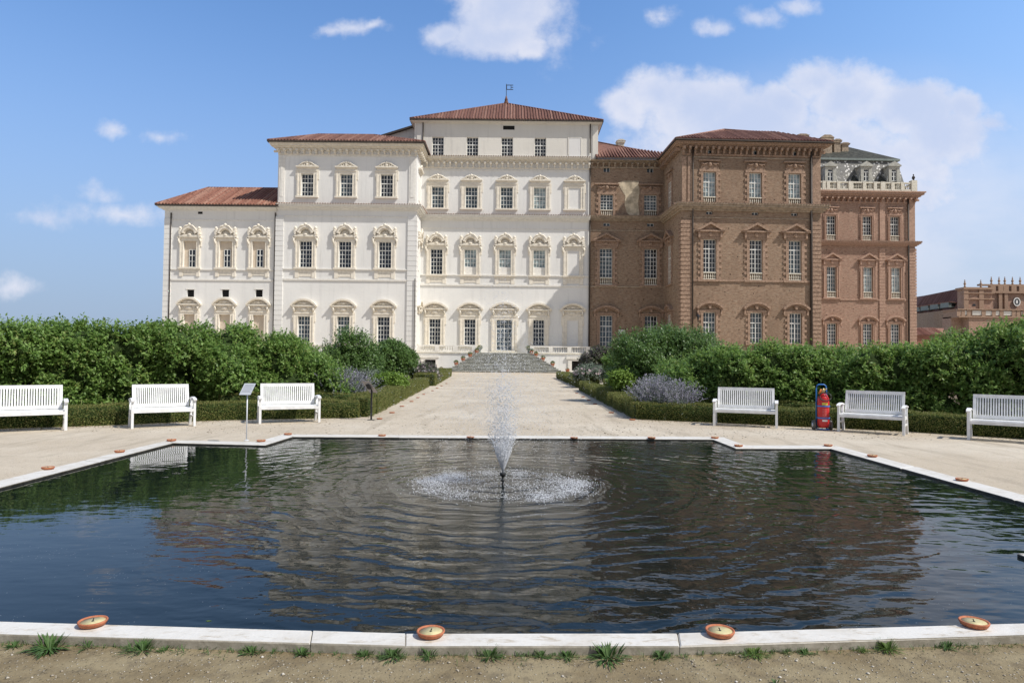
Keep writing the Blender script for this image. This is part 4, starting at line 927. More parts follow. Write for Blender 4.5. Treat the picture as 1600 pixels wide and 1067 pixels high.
# ================================================================ ground, pool, kerb
INNER = [(-4.3, 4.09), (-3.01, 4.02), (-.585, 3.90), (.96, 3.943), (3.11, 4.15), (4.18, 4.26), (4.18, 5.67), (5.80, 5.62), (5.79, 12.45), (4.05, 12.34), (4.04, 13.72), (-4.28, 13.46), (-4.34, 12.13), (-6.06, 12.3), (-5.92, 5.5), (-4.3, 5.5)]
OUTER = [(-4.6, 3.90), (-2.93, 3.84), (-.56, 3.73), (.93, 3.768), (3.02, 3.975), (4.49, 4.09), (4.49, 5.36), (6.13, 5.3), (6.11, 12.92), (4.38, 12.80), (4.38, 14.17), (-4.6, 13.84), (-4.66, 12.6), (-6.34, 12.68), (-6.28, 5.2), (-4.6, 5.2)]
KZ = .05; WZ = .02
def ground_mat():
    m, t, bs = base_mat('pale gravel', .95, .1)
    oc = t.new('ShaderNodeTexCoord').outputs['Object']; sp_ = t.new('ShaderNodeSeparateXYZ', {0: oc})
    big = t.noise(oc, .35, 6, .6); med = t.noise(oc, 2.2, 6, .65); fine = t.noise(oc, 45., 4, .7)
    pale = t.mix(t.ramp(big, .35, .7), (.48, .405, .305), (.575, .505, .40))
    pale = t.mix(t.math('MULTIPLY', t.ramp(med, .45, .75), .45), pale, (.40, .34, .26))
    vo = t.new('ShaderNodeTexVoronoi', {'Vector': oc, 'Scale': 42.})
    spk = t.ramp(vo.outputs['Distance'], .30, .12)
    rc = t.new('ShaderNodeSeparateColor', {0: vo.outputs['Color']}).outputs[0]
    pale = t.mix(t.math('MULTIPLY', spk, t.ramp(rc, .3, 1., 0, .8)), pale, (.80, .76, .68))
    vo2 = t.new('ShaderNodeTexVoronoi', {'Vector': oc, 'Scale': 17.})
    rc2 = t.new('ShaderNodeSeparateColor', {0: vo2.outputs['Color']}).outputs[1]
    pale = t.mix(t.math('MULTIPLY', t.ramp(vo2.outputs['Distance'], .28, .12), t.ramp(rc2, .62, .8, 0, .75)), pale, (.24, .20, .15))
    trk = t.noise(t.vm('MULTIPLY', oc, (2.6, .35, 1.)), 1.0, 5, .65)
    pale = t.mix(t.math('MULTIPLY', t.ramp(trk, .5, .72), .35), pale, (.36, .305, .23))
    brown = t.mix(t.ramp(med, .35, .65), (.195, .15, .085), (.285, .232, .14))
    trk = t.noise(t.vm('MULTIPLY', oc, (2.6, .35, 1.)), 1.0, 5, .65)
    pale = t.mix(t.math('MULTIPLY', t.ramp(trk, .5, .72), .35), pale, (.36, .305, .23))
    brown = t.mix(t.math('MULTIPLY', t.ramp(t.noise(oc, 9., 6, .7), .48, .66), .6), brown, (.13, .105, .07))
    trk = t.noise(t.vm('MULTIPLY', oc, (2.6, .35, 1.)), 1.0, 5, .65)
    pale = t.mix(t.math('MULTIPLY', t.ramp(trk, .5, .72), .35), pale, (.36, .305, .23))
    brown = t.mix(t.math('MULTIPLY', spk, t.ramp(rc, .55, .95, 0, .9)), brown, (.52, .47, .38))
    # trodden earth on the near side of the pool
    wv_ = t.math('ADD', sp_.outputs[1], t.math('MULTIPLY', t.noise(oc, 1.2, 4), .8))
    c = t.mix(t.ramp(wv_, 4.4, 5.2), brown, pale)
    # thin dry grass and dirt near the hedge feet
    t.set(bs.inputs['Base Color'], c)
    hgt = t.math('ADD', t.math('MULTIPLY', fine, .6), t.math('ADD', t.math('MULTIPLY', spk, .5), t.math('MULTIPLY', med, 1.5)))
    b = t.new('ShaderNodeBump', {'Height': hgt, 'Strength': 1., 'Distance': .012}); t.set(bs.inputs['Normal'], b.outputs[0])
    return m
M['gravel'] = ground_mat()
def sheet_with_hole(name, outer, hole, z, m):
    polys = [[Vector((x, y, 0)) for x, y in outer], [Vector((x, y, 0)) for x, y in hole]]
    tri = tessellate_polygon(polys); pts = [(x, y, z) for x, y in outer + hole]
    mb = MB().add(pts, [tuple(f) for f in tri]); me = mb.mesh(name, m)
    o = link(name, me)
    if me.polygons[0].normal.z < 0: me.flip_normals()
    return o
mid = [((a[0] + c[0]) / 2, (a[1] + c[1]) / 2) for a, c in zip(INNER, OUTER)]
gr = sheet_with_hole('gravel_ground', [(-3000, -50), (3000, -50), (3000, 4000), (-3000, 4000)], mid, 0., M['gravel']); tag(gr, None, None, kind='structure')
# water
def water_mat():
    m, t, bs = base_mat('pool water', .015, .5)
    bs.inputs['Base Color'].default_value = (.006, .010, .009, 1); bs.inputs['IOR'].default_value = 1.28
    oc = t.new('ShaderNodeTexCoord').outputs['Object']; sp_ = t.new('ShaderNodeSeparateXYZ', {0: oc})
    X, Y = sp_.outputs[0], sp_.outputs[1]
    warp = t.new('ShaderNodeTexNoise', {'Vector': oc, 'Scale': .9, 'Detail': 3., 'Roughness': .55}).outputs['Color']
    p = t.vm('ADD', t.vm('MULTIPLY', oc, (1, 1, 0)), t.vm('MULTIPLY', t.vm('SUBTRACT', warp, (.5, .5, .5)), (.9, .7, 0)))
    r = t.vm('LENGTH', p); r0 = t.vm('LENGTH', oc)
    nz = t.math('ADD', t.noise(oc, 3.2, 3, .6), t.math('MULTIPLY', t.noise(oc, 1.1, 2, .5), 1.2))
    ring = t.math('SINE', t.math('ADD', t.math('MULTIPLY', r, 2 * pi / .33), t.math('MULTIPLY', nz, 5.)))
    ring2 = t.math('SINE', t.math('ADD', t.math('MULTIPLY', r, 2 * pi / .135), t.math('MULTIPLY', nz, 9.)))
    ring3 = t.math('SINE', t.math('ADD', t.math('MULTIPLY', r0, 2 * pi / .055), t.math('MULTIPLY', t.noise(oc, 8., 2), 8.)))
    # amplitude: strongest by the splash ring, fading towards the edges; calm to the left
    fall = t.ramp(r0, .6, 6.5, .9, .5)
    calm = t.ramp(t.math('ADD', t.math('MULTIPLY', Y, -.35), t.math('MULTIPLY', X, -1.)), 1.0, 4.5, 1., .10)
    calm2 = t.ramp(t.math('ADD', t.math('MULTIPLY', Y, -.45), t.math('MULTIPLY', X, 1.)), 3.2, 5.5, 1., .25)
    amp = t.math('MULTIPLY', fall, t.math('MULTIPLY', calm, calm2))
    h = t.math('ADD', t.math('MULTIPLY', ring, .0040), t.math('MULTIPLY', ring2, .0010))
    near = t.ramp(r0, .8, 3.4, 1., .0)
    h = t.math('ADD', h, t.math('MULTIPLY', t.math('MULTIPLY', ring3, near), .00025))
    h = t.math('MULTIPLY', h, t.math('MULTIPLY', amp, t.ramp(t.noise(oc, 1.1, 3), .25, .65, .35, 1.2)))
    soft = t.math('MULTIPLY', t.noise(t.vm('MULTIPLY', oc, (1., 2.1, 1)), 2.0, 2, .45), .0135)
    chop = t.math('MULTIPLY', t.noise(t.vm('MULTIPLY', oc, (1., 2.0, 1)), 7., 3, .5), .0026)
    tiny = t.math('MULTIPLY', t.math('MULTIPLY', t.noise(oc, 60., 3, .6), near), .0008)
    edge = t.ramp(t.math('SUBTRACT', Y, 0), 2.5, 4.5, 1., .7)
    h = t.math('ADD', h, t.math('ADD', t.math('MULTIPLY', soft, t.math('ADD', t.math('MULTIPLY', calm, .8), .2)), t.math('ADD', t.math('MULTIPLY', chop, t.math('ADD', t.math('MULTIPLY', amp, .8), .2)), tiny)))
    b = t.new('ShaderNodeBump', {'Height': h, 'Strength': 1., 'Distance': 1.0}); t.set(bs.inputs['Normal'], b.outputs[0])
    # drifting dust and pollen on the surface
    dust = t.ramp(t.noise(t.vm('MULTIPLY', p, (1., 1.6, 1)), 1.3, 6, .7), .54, .74)
    vo = t.new('ShaderNodeTexVoronoi', {'Vector': oc, 'Scale': 75.}); rc = t.new('ShaderNodeSeparateColor', {0: vo.outputs['Color']}).outputs[0]
    spk = t.math('MULTIPLY', t.math('LESS_THAN', vo.outputs['Distance'], .28), t.math('LESS_THAN', rc, t.math('ADD', t.math('MULTIPLY', dust, .22), .008)))
    film = bpy_diffuse(t, (.30, .33, .36))
    mx = t.new('ShaderNodeMixShader', {0: t.math('ADD', t.math('MULTIPLY', spk, .5), t.math('MULTIPLY', dust, .02), clamp=True), 1: bs.outputs[0], 2: film})
    t.l.new(mx.outputs[0], t.n['Material Output'].inputs[0])
    return m
def bpy_diffuse(t, c): return t.new('ShaderNodeBsdfDiffuse', {'Color': c}).outputs[0]
M['water'] = water_mat()
FX, FY = g(785.5, 757.5, WZ)
tri = tessellate_polygon([[Vector((x, y, 0)) for x, y in mid]])
wme = MB().add([(x - FX, y - FY, 0) for x, y in mid], [tuple(f) for f in tri]).mesh('pool_water', M['water'])
wo = link('pool_water', wme, None, (FX, FY, WZ)); tag(wo, None, None, kind='structure')
if wme.polygons[0].normal.z < 0: wme.flip_normals()
def marble_mat():
    m, t, bs = base_mat('white marble kerb', .6, .35)
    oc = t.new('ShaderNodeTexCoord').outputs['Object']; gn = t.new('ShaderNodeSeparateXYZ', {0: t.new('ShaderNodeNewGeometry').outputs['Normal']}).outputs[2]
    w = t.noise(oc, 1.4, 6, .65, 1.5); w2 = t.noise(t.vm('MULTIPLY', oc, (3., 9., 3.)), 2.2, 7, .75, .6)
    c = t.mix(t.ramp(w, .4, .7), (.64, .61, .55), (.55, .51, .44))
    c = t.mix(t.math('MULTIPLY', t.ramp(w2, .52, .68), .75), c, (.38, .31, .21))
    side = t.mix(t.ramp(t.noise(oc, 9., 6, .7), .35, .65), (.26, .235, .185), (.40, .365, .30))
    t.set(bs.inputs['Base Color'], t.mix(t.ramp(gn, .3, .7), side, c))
    b = t.new('ShaderNodeBump', {'Height': t.noise(oc, 22., 5), 'Strength': 1., 'Distance': .004}); t.set(bs.inputs['Normal'], b.outputs[0])
    return m
M['marble'] = marble_mat()
n = len(INNER); mb = MB()
def lerp(a, c, f): return tuple(a[i] + (c[i] - a[i]) * f for i in range(2))
GAP = .004
for i in range(n):
    a, c, A, Cc = INNER[i], INNER[(i + 1) % n], OUTER[i], OUTER[(i + 1) % n]
    Ls = sqrt((a[0] - c[0]) ** 2 + (a[1] - c[1]) ** 2); k = max(1, int(round(Ls / 2.0))); cuts = [j / k for j in range(k + 1)]
    if i == 1: cuts = [0, .78, 1]; k = 2
    for j in range(k):
        e = GAP / Ls; f0 = cuts[j] + (e if j or i in (0, 3, 5) else 0); f1 = cuts[j + 1]
        p = [lerp(a, c, f0), lerp(a, c, f1), lerp(A, Cc, f1), lerp(A, Cc, f0)]; dz_ = rnd.uniform(-.002, .002)
        v = [(x, y, -.25) for x, y in p] + [(x, y, KZ + dz_ - .008) for x, y in p]
        ce = (sum(q[0] for q in p) / 4, sum(q[1] for q in p) / 4)
        v += [(x + (ce[0] - x) * .008, y + (ce[1] - y) * .03, KZ + dz_) for x, y in p]
        mb.add(v, [(3, 2, 1, 0)] + [(q, (q + 1) % 4, (q + 1) % 4 + 4, q + 4) for q in range(4)] + [(q + 4, (q + 1) % 4 + 4, (q + 1) % 4 + 8, q + 8) for q in range(4)] + [(8, 9, 10, 11)])
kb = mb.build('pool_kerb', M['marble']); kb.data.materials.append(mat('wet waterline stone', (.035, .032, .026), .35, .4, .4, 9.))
for p_ in kb.data.polygons:
    if p_.index % 10 == 1: p_.material_index = 1
kb; tag(kb, 'low white marble kerb edging the notched ornamental pool', 'kerb')

# ================================================================ candles in terracotta dishes
def dish():
    return MB().lathe([(.058, 0), (.070, .004), (.078, .016), (.080, .020), (.078, .024), (.071, .024), (.067, .017), (0, .016)], (0, 0, 0), 24)
c0 = None
SP_ = {}
def candle(px, py, lab, kind, zb=0., dy=0.):
    global c0
    x, y = g(px, py, zb + .015)
    y += dy
    if c0 is None:
        c0 = thing('garden_candle', lab, 'candle', (0, 0, 0)); link('dish', dish().mesh('dish', M['terracotta']), c0)
        wx = link('wax', MB().lathe([(.066, .012), (.066, .0190), (0, .0187)], (0, 0, 0), 20).mesh('wax', M['wax']), c0)
        link('wick', MB().tube([(0, 0, .018), (.002, 0, .025), (.007, .002, .030)], .0032, 5).ball((0, 0, .019), .008, 1, 1, .3, 8, 4).mesh('wick', M['black']), wx); o = c0
    else: o = copy_tree(c0)
    tag(o, lab, 'candle', kind); o.location = (x, y, zb); o.rotation_euler = (0, 0, rnd.uniform(0, 6)); s = rnd.uniform(.96, 1.04); o.scale = (s, s, s * 1.25)
gk = 'candles around the pool kerb'; gp = 'candles along the path hedges'
cz = KZ + .0025
near_l = [(145, 972, 'candle dish with bright yellow wax near the left end of the front kerb'), (673, 988, 'candle dish on the front kerb, just left of centre'), (1125, 987, 'candle dish on the front kerb, right of centre'), (1522, 973, 'candle dish near the right end of the front kerb, above rusty drips')]
for a in near_l: candle(a[0], a[1], a[2], gk, cz)
for px_, py_, lab in [(75, 731, 'candle dish on the left side kerb, nearest to the left edge of the photo'), (187, 705, 'candle dish on the left side kerb, between two others'), (268, 687.5, 'candle dish at the far left outer corner of the pool kerb'),
    (408, 688.5, 'candle dish by the white sign post, at the left notch corner of the kerb'), (450, 678, 'candle dish at the left end of the far kerb'), (597, 680, 'candle dish on the far kerb, left of the fountain'), (735, 683, 'candle dish on the far kerb, just left of the fountain jet'), (897, 684, 'candle dish on the far kerb, just right of the fountain jet'), (1018, 684, 'candle dish on the far kerb, second right of the fountain'),
    (1117, 683.5, 'candle dish at the right end of the far kerb'), (1154, 696, 'candle dish at the right notch corner of the kerb'), (1294, 695.5, 'candle dish at the far right outer corner of the pool kerb, below the extinguisher'), (1363, 712, 'candle dish on the right side kerb, in front of the second bench'), (1503, 749, 'candle dish on the right side kerb, nearest to the right edge of the photo')]:
    candle(px_, py_, lab, gk, cz)
ORD = ['nearest', 'second', 'third', 'fourth', 'fifth', 'sixth', 'seventh', 'eighth', 'ninth', 'farthest']
for i, (px_, py_) in enumerate([(593, 654), (612.5, 644.5), (628, 634.5), (643, 627), (653, 621), (662, 616), (676, 610.3), (683, 606.3), (690, 602.8), (697.5, 599)]):
    candle(px_, py_, ORD[i] + ' candle dish in the row along the left path hedge', gp)
for i, (px_, py_) in enumerate([(988, 655.5), (955, 644.5), (930, 631), (920, 625), (911, 620), (901, 614.3)]):
    candle(px_, py_, (ORD[i] if i < 5 else 'farthest') + ' candle dish in the row along the right path hedge', gp)

# ================================================================ foliage
M['leaf'] = island_mat('shrub leaves', [(.095, .165, .035), (.14, .245, .05), (.19, .31, .07), (.27, .40, .11), (.11, .20, .045), (.28, .31, .09)], .5, .35, .42, (.30, .46, .10))
M['leaf_dark'] = island_mat('dark shrub leaves', [(.07, .13, .03), (.10, .18, .04), (.15, .25, .06), (.08, .15, .035)], .45, .5, .3, (.22, .34, .09))
M['leaf_box'] = island_mat('boxwood leaves', [(.11, .14, .035), (.15, .18, .045), (.20, .21, .055), (.25, .21, .08), (.12, .16, .04)], .6, .3, .28, (.24, .28, .07))
M['leaf_lime'] = island_mat('yellow green leaves', [(.12, .20, .03), (.20, .30, .05), (.16, .26, .04)], .6, .3, .25)
M['leaf_purple'] = island_mat('dark purple leaves', [(.10, .08, .09), (.15, .11, .12), (.16, .18, .11), (.12, .16, .08)], .6, .3, .2)
M['leaf_grey'] = island_mat('grey green leaves', [(.16, .20, .15), (.22, .26, .20), (.13, .17, .11)], .7, .2, .2)
M['sage'] = island_mat('lavender blue flowers', [(.36, .33, .46), (.44, .41, .53), (.33, .33, .38), (.40, .39, .42)], .8, .1, .2)
M['petal'] = island_mat('white and pink petals', [(.75, .70, .70), (.70, .48, .52), (.8, .78, .75)], .8, .1, .2)
M['core'] = mat('shaded foliage core', (.035, .055, .018), .95, .05, .4, 6., .05, 12.)  # solid filler behind the leaves; shade of the gaps is put into its colour
M['wood'] = mat('shrub stems', (.10, .075, .05), .9, .1, .3, 10.)
def lobes_sprigs(lobes, n, leaves, L, Wd, q, up=.35, droop=.25, stem=.22, zmin=.05, jit=.12, upleaf=.8):
    c = np.array([l[:3] for l in lobes]); r = np.array([l[3] for l in lobes]); sz = np.array([l[4] if len(l) > 4 else 1. for l in lobes])
    w = r ** 2 * sz; k = q.choice(len(r), size=int(n * 4.2), p=w / w.sum()); d = q.normal(size=(len(k), 3)); d /= np.linalg.norm(d, axis=1)[:, None]
    P_ = c[k] + d * r[k][:, None] * np.stack([np.ones(len(k)), np.ones(len(k)), sz[k]], 1)
    ok = P_[:, 2] > zmin
    for i in range(len(r)):
        dd = (P_ - c[i]) / np.array([r[i], r[i], r[i] * sz[i]]); ok &= ~((np.linalg.norm(dd, axis=1) < .93) & (k != i))
    # clumps and hollows
    def cl(p, f, s): return np.sin(p[:, 0] * f + s) * np.sin(p[:, 1] * f * 1.1 + s * 2) + np.sin(p[:, 2] * f * 1.3 + s * 3 + p[:, 0] * f * .7) * .8 + np.sin(p[:, 0] * f * 2.3 + p[:, 2] * f * 1.9 + s) * .5
    cv_ = cl(P_, 3.6, 1.) + .6 * cl(P_, 8., 2.3); ok &= cv_ > q.uniform(-1.6, .45, len(cv_))
    P_ = P_ + d * (np.clip(cv_, -1.5, 1.8) * r[k] * .05)[:, None]
    P_ = P_[ok][:n]; d = d[ok][:n]; m_ = len(P_)
    P_ = P_ - d * q.uniform(0, jit, m_)[:, None] * 1.5 + q.normal(size=(m_, 3)) * .02
    s = d + np.array([0, 0, up]) + q.normal(size=(m_, 3)) * .35; s /= np.linalg.norm(s, axis=1)[:, None]
    t_ = q.uniform(.0, 1, (m_, leaves)); sl_ = stem * q.uniform(.5, 1.5, m_)
    base = P_[:, None, :] + s[:, None, :] * (t_ * sl_[:, None])[..., None]
    ld = s[:, None, :] * .45 + q.normal(size=(m_, leaves, 3)) * .75 + np.array([0, 0, -droop]); nn = d[:, None, :] * .5 + np.array([0, 0, upleaf]) + q.normal(size=(m_, leaves, 3)) * .35
    sc = q.uniform(.65, 1.25, m_ * leaves)
    return leaf_quads(base.reshape(-1, 3), ld.reshape(-1, 3), nn.reshape(-1, 3), L * sc, Wd * sc)
def core_mb(lobes, f=.80):
    mb = MB()
    for l in lobes: mb.ball(l[:3], l[3] * f, 1, 1, l[4] if len(l) > 4 else 1., 9, 6)
    return mb
def shrub(name, label, cat, lobes, n, leaves, L, Wd, m, group=None, corem='core', f=.8, seed=1, **k):
    q = np.random.default_rng(seed); base = (sum(l[0] for l in lobes) / len(lobes), sum(l[1] for l in lobes) / len(lobes), 0)
    t_ = thing(name, label, cat, base, 0, group); lb = [(l[0] - base[0], l[1] - base[1], *l[2:]) for l in lobes]
    quads('foliage', lobes_sprigs(lb, n, leaves, L, Wd, q, **k), M[m], t_)
    if f:
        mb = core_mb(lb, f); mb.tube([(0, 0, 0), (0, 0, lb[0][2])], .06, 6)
        link('dark_core', mb.mesh('dark_core', M[corem]), t_)  # dark lobe cores plus a short stem, painted as shade between the leaves
    return t_
def hedge_lobes(pts, back, depth, q, rl=.62, dens=1.):
    """pts: (px, base row of the clipped hedge in front, top row) -> lobes filling the hedge volume"""
    base = [g(p[0], p[1]) for p in pts]; lob = []
    C_ = []
    for (bx, by), p in zip(base, pts):
        dist = by + back + depth * .45; x = bx * dist / by
        C_.append((x, dist, at(p[0], p[2], dist)[2]))
    for i in range(len(C_) - 1):
        a, c = C_[i], C_[i + 1]; L_ = sqrt((a[0] - c[0]) ** 2 + (a[1] - c[1]) ** 2); k = max(1, int(L_ / .42 * dens))
        for j in range(k):
            f = (j + q.uniform(0, 1)) / k; x, y, z = (a[u] + (c[u] - a[u]) * f for u in range(3))
            for s in range(4):
                r = rl * q.uniform(.65, 1.15); oy = q.uniform(-.5, .5) * depth
                zz = [.45, z * .45, z * .75, z - r * .9][s] + q.uniform(-.12, .12)
                if s < 3: oy = -depth * .5 + r + q.uniform(0, .5) if q.uniform() < .75 else oy
                zz = max(r * .6, min(zz, z - r * .95)); lob.append((x + q.uniform(-.2, .2), y + oy + (.25 if s == 3 else 0), zz, r))
    return lob
q = np.random.default_rng(5)
LB = [(-150, 680), (0, 670), (100, 667), (205, 663.5), (310, 658), (400, 655.5), (560, 653), (576, 652.5)]
def lb_y(px): return float(np.interp(px, [p[0] for p in LB], [p[1] for p in LB]))
LT = [(-140, 500), (-60, 500), (0, 502), (60, 500), (130, 497), (200, 500), (280, 501), (340, 498), (400, 505), (440, 520), (475, 542), (505, 556), (532, 585)]
lobL = hedge_lobes([(p, lb_y(p), t_ + 15) for p, t_ in LT], 1.5, 2.2, q)
shrub('tall_hedge', 'tall loose leafy green hedge behind the benches on the left', 'hedge', lobL, 16000, 11, .098, .046, 'leaf', 'tall leafy hedges', seed=21, stem=.26, jit=.14, f=.84)
RB = [(995, 655), (1115, 660.5), (1260, 667), (1420, 674.5), (1600, 686), (1760, 699)]
def rb_y(px): return float(np.interp(px, [p[0] for p in RB], [p[1] for p in RB]))
RT = [(1058, 566), (1085, 548), (1120, 537), (1200, 533), (1260, 533), (1330, 533), (1390, 539), (1430, 541), (1470, 530), (1520, 520), (1560, 508), (1600, 498), (1660, 490), (1740, 488)]
lobR = hedge_lobes([(p, rb_y(p), t_ + 13) for p, t_ in RT], 1.5, 2.2, q, .6)
shrub('tall_hedge', 'tall loose leafy green hedge behind the benches on the right', 'hedge', lobR, 16000, 11, .096, .045, 'leaf', 'tall leafy hedges', seed=22, stem=.26, jit=.14, f=.84)
def blob(px, py, Y, rpx, rz=1., k=7, spread=.55, seed=1):
    q = np.random.default_rng(seed); x, y, z = at(px, py, Y); r = rpx * Y / F; out = [(x, y, z, r * .72, rz)]
    for i in range(k):
        a = 2 * pi * i / k + q.uniform(0, .6); e = q.uniform(-.2, .6); rr_ = r * q.uniform(.35, .5)
        out.append((x + r * spread * cos(a) * cos(e), y + r * spread * sin(a) * cos(e), z + r * spread * rz * sin(e), rr_, rz))
    return out
shrub('round_bush', 'dense rounded dark green bush with small pink blooms, left of the stairs', 'bush', blob(610, 562, 40, 38, .95, 12, .55, 3), 3600, 10, .13, .065, 'leaf_dark', seed=3, f=.85)
B1 = [(*at(538, 562, 32), .75, 1.3), (*at(560, 560, 32), .65, 1.3), (*at(525, 580, 32), .8), (*at(570, 585, 32), .8), (*at(548, 590, 32), .9)]
shrub('loose_bush', 'loose bush with upright thin sprigs against the white palace wall', 'bush', B1, 2400, 9, .11, .05, 'leaf_dark', seed=4, up=1.2, stem=.55, f=.7)
mb_l = []
b2 = blob(1052, 541, 27, 41, .62, 12, .6, 6) + [(*at(1000, 560, 26.5), .9, .9), (*at(1080, 560, 26.5), 1.1, .8), (*at(1020, 575, 26), 1., .8), (*at(985, 580, 27), .7, .9)]
shrub('large_bush', 'large rounded green bush with arching sprays in front of the brick corner', 'bush', b2, 5600, 10, .095, .042, 'leaf_dark', seed=6, up=.7, stem=.42, f=.8)
shrub('dark_bush', 'dark bronze green bush beside the right terrace balustrade', 'bush', blob(934, 562, 46, 27, .85, 8, .5, 8), 1300, 8, .15, .07, 'leaf_purple', seed=8)
shrub('mid_bush', 'small green bush between the flower bed and the large bush', 'bush', blob(968, 572, 34, 26, .9, 8, .5, 9), 1500, 9, .11, .05, 'leaf', seed=9)
shrub('lime_plant', 'low yellow green plant in the right flower bed', 'plant', blob(968, 594, 25, 18, .7, 6, .5, 10), 700, 8, .09, .05, 'leaf_lime', seed=10, group='yellow green bed plants')
shrub('lime_plant', 'low yellow green plant in the left flower bed by the sage', 'plant', blob(606, 597, 27, 26, .45, 8, .6, 11), 1000, 8, .09, .05, 'leaf_lime', seed=11, group='yellow green bed plants')
shrub('grey_bush', 'grey green low bush under the round bush on the left', 'bush', blob(575, 592, 31, 22, .6, 6, .5, 12), 800, 8, .1, .04, 'leaf_grey', seed=12)
def flowers_on(t_, lobes, n, s, m, q, zt=.1, name='flowers'):
    c = np.array([l[:3] for l in lobes]); r = np.array([l[3] for l in lobes]); sz = np.array([l[4] if len(l) > 4 else 1. for l in lobes])
    k = q.integers(0, len(r), n); d = q.normal(size=(n, 3)); d[:, 2] = np.abs(d[:, 2]) * .8; d[:, 1] -= .4; d /= np.linalg.norm(d, axis=1)[:, None]
    P_ = c[k] + d * (r[k] * 1.12)[:, None] * np.stack([np.ones(n), np.ones(n), sz[k]], 1) - np.array(t_.location)
    out = []
    for j in range(5):
        out.append(leaf_quads(P_, np.stack([np.cos(j * 1.2566 + np.zeros(n)), np.full(n, -.35), np.sin(j * 1.2566 + np.zeros(n))], 1), np.tile([0, -1., .3], (n, 1)), np.full(n, s), np.full(n, s * .8)))
    quads(name, np.concatenate(out), M[m], t_)
fl1 = blob(658, 582, 44, 24, .75, 8, .6, 13) + blob(672, 586, 43, 14, .8, 6, .6, 113); t1 = shrub('flowering_plant', 'dark leaved plant with pale pink blooms below the left balustrade', 'plant', fl1, 900, 8, .12, .05, 'leaf_purple', seed=13); flowers_on(t1, fl1, 110, .07, 'petal', q)
fl2 = blob(922, 584, 40, 22, .75, 8, .6, 14) + blob(948, 585, 40, 16, .9, 5, .5, 15) + blob(905, 586, 41, 12, .9, 5, .5, 16); t2 = shrub('flowering_plant', 'bed of white and pink flowers in front of the right terrace wall', 'plant', fl2, 1100, 8, .10, .05, 'leaf_grey', seed=14); flowers_on(t2, fl2, 330, .075, 'petal', q)
rb_ = blob(610, 562, 40, 38, .95, 12, .55, 3)
def sage(px0, px1, py0, py1, Y, label, seed, n=420):
    q = np.random.default_rng(seed); x0, _, z0 = at(px0, py1, Y); x1, _, z1 = at(px1, py0, Y); cx = (x0 + x1) / 2; w = (x1 - x0) / 2; H = at((px0 + px1) / 2, py0, Y)[2]
    t_ = thing('sage_plant', label, 'plant', (cx, Y, 0), 0, 'pale purple flowering sage clumps'); st = MB(); Q = []
    P_ = []; D_ = []
    for i in range(n):
        bx = q.normal() * w * .42; by = q.normal() * .3; a = q.uniform(.75, 1.05); lean = bx / w * .7 + q.normal() * .12
        top = np.array([bx + lean * H * .75, by + q.normal() * .25 - .15, H * a * (1 - .35 * min(1, abs(bx / w)) ** 2)]); b0 = np.array([bx * .6, by, .05]); m_ = (b0 + top) / 2 + np.array([-lean * .08, 0, .08])
        u = np.linspace(.42, 1, 16)[:, None]; pp_ = (1 - u) ** 2 * b0 + 2 * u * (1 - u) * m_ + u ** 2 * top
        P_.append(pp_ + q.normal(size=pp_.shape) * .012); D_.append(np.tile(top - m_, (16, 1)) + q.normal(size=pp_.shape) * .35)
        st.tube([tuple(b0), tuple(m_), tuple(top)], .004, 3, True, False)
    P_ = np.concatenate(P_); D_ = np.concatenate(D_); k = len(P_)
    quads('flower_spikes', leaf_quads(P_, D_, q.normal(size=(k, 3)) + [0, -1, .3], np.full(k, .050) * q.uniform(.6, 1.2, k), np.full(k, .020)), M['sage'], t_)
    link('stems', st.mesh('stems', M['leaf_grey']), t_)
    kk = 2500; lp = np.stack([q.normal(size=kk) * w * .45, q.normal(size=kk) * .35, q.uniform(.05, H * .5, kk)], 1)
    quads('leaves', leaf_quads(lp, q.normal(size=(kk, 3)) + [0, 0, .6], q.normal(size=(kk, 3)), np.full(kk, .07), np.full(kk, .018)), M['leaf_grey'], t_)
sage(1010, 1036, 587, 628, 19.6, 'hazy purple sage clump behind the right boxwood corner, larger left one', 31, 330)
sage(1046, 1070, 594, 632, 19.2, 'hazy purple sage clump behind the right boxwood hedge, smaller right one', 32, 200)
sage(520, 560, 576, 612, 20.6, 'pale grey purple sage clump behind the left boxwood hedge', 33, 380)

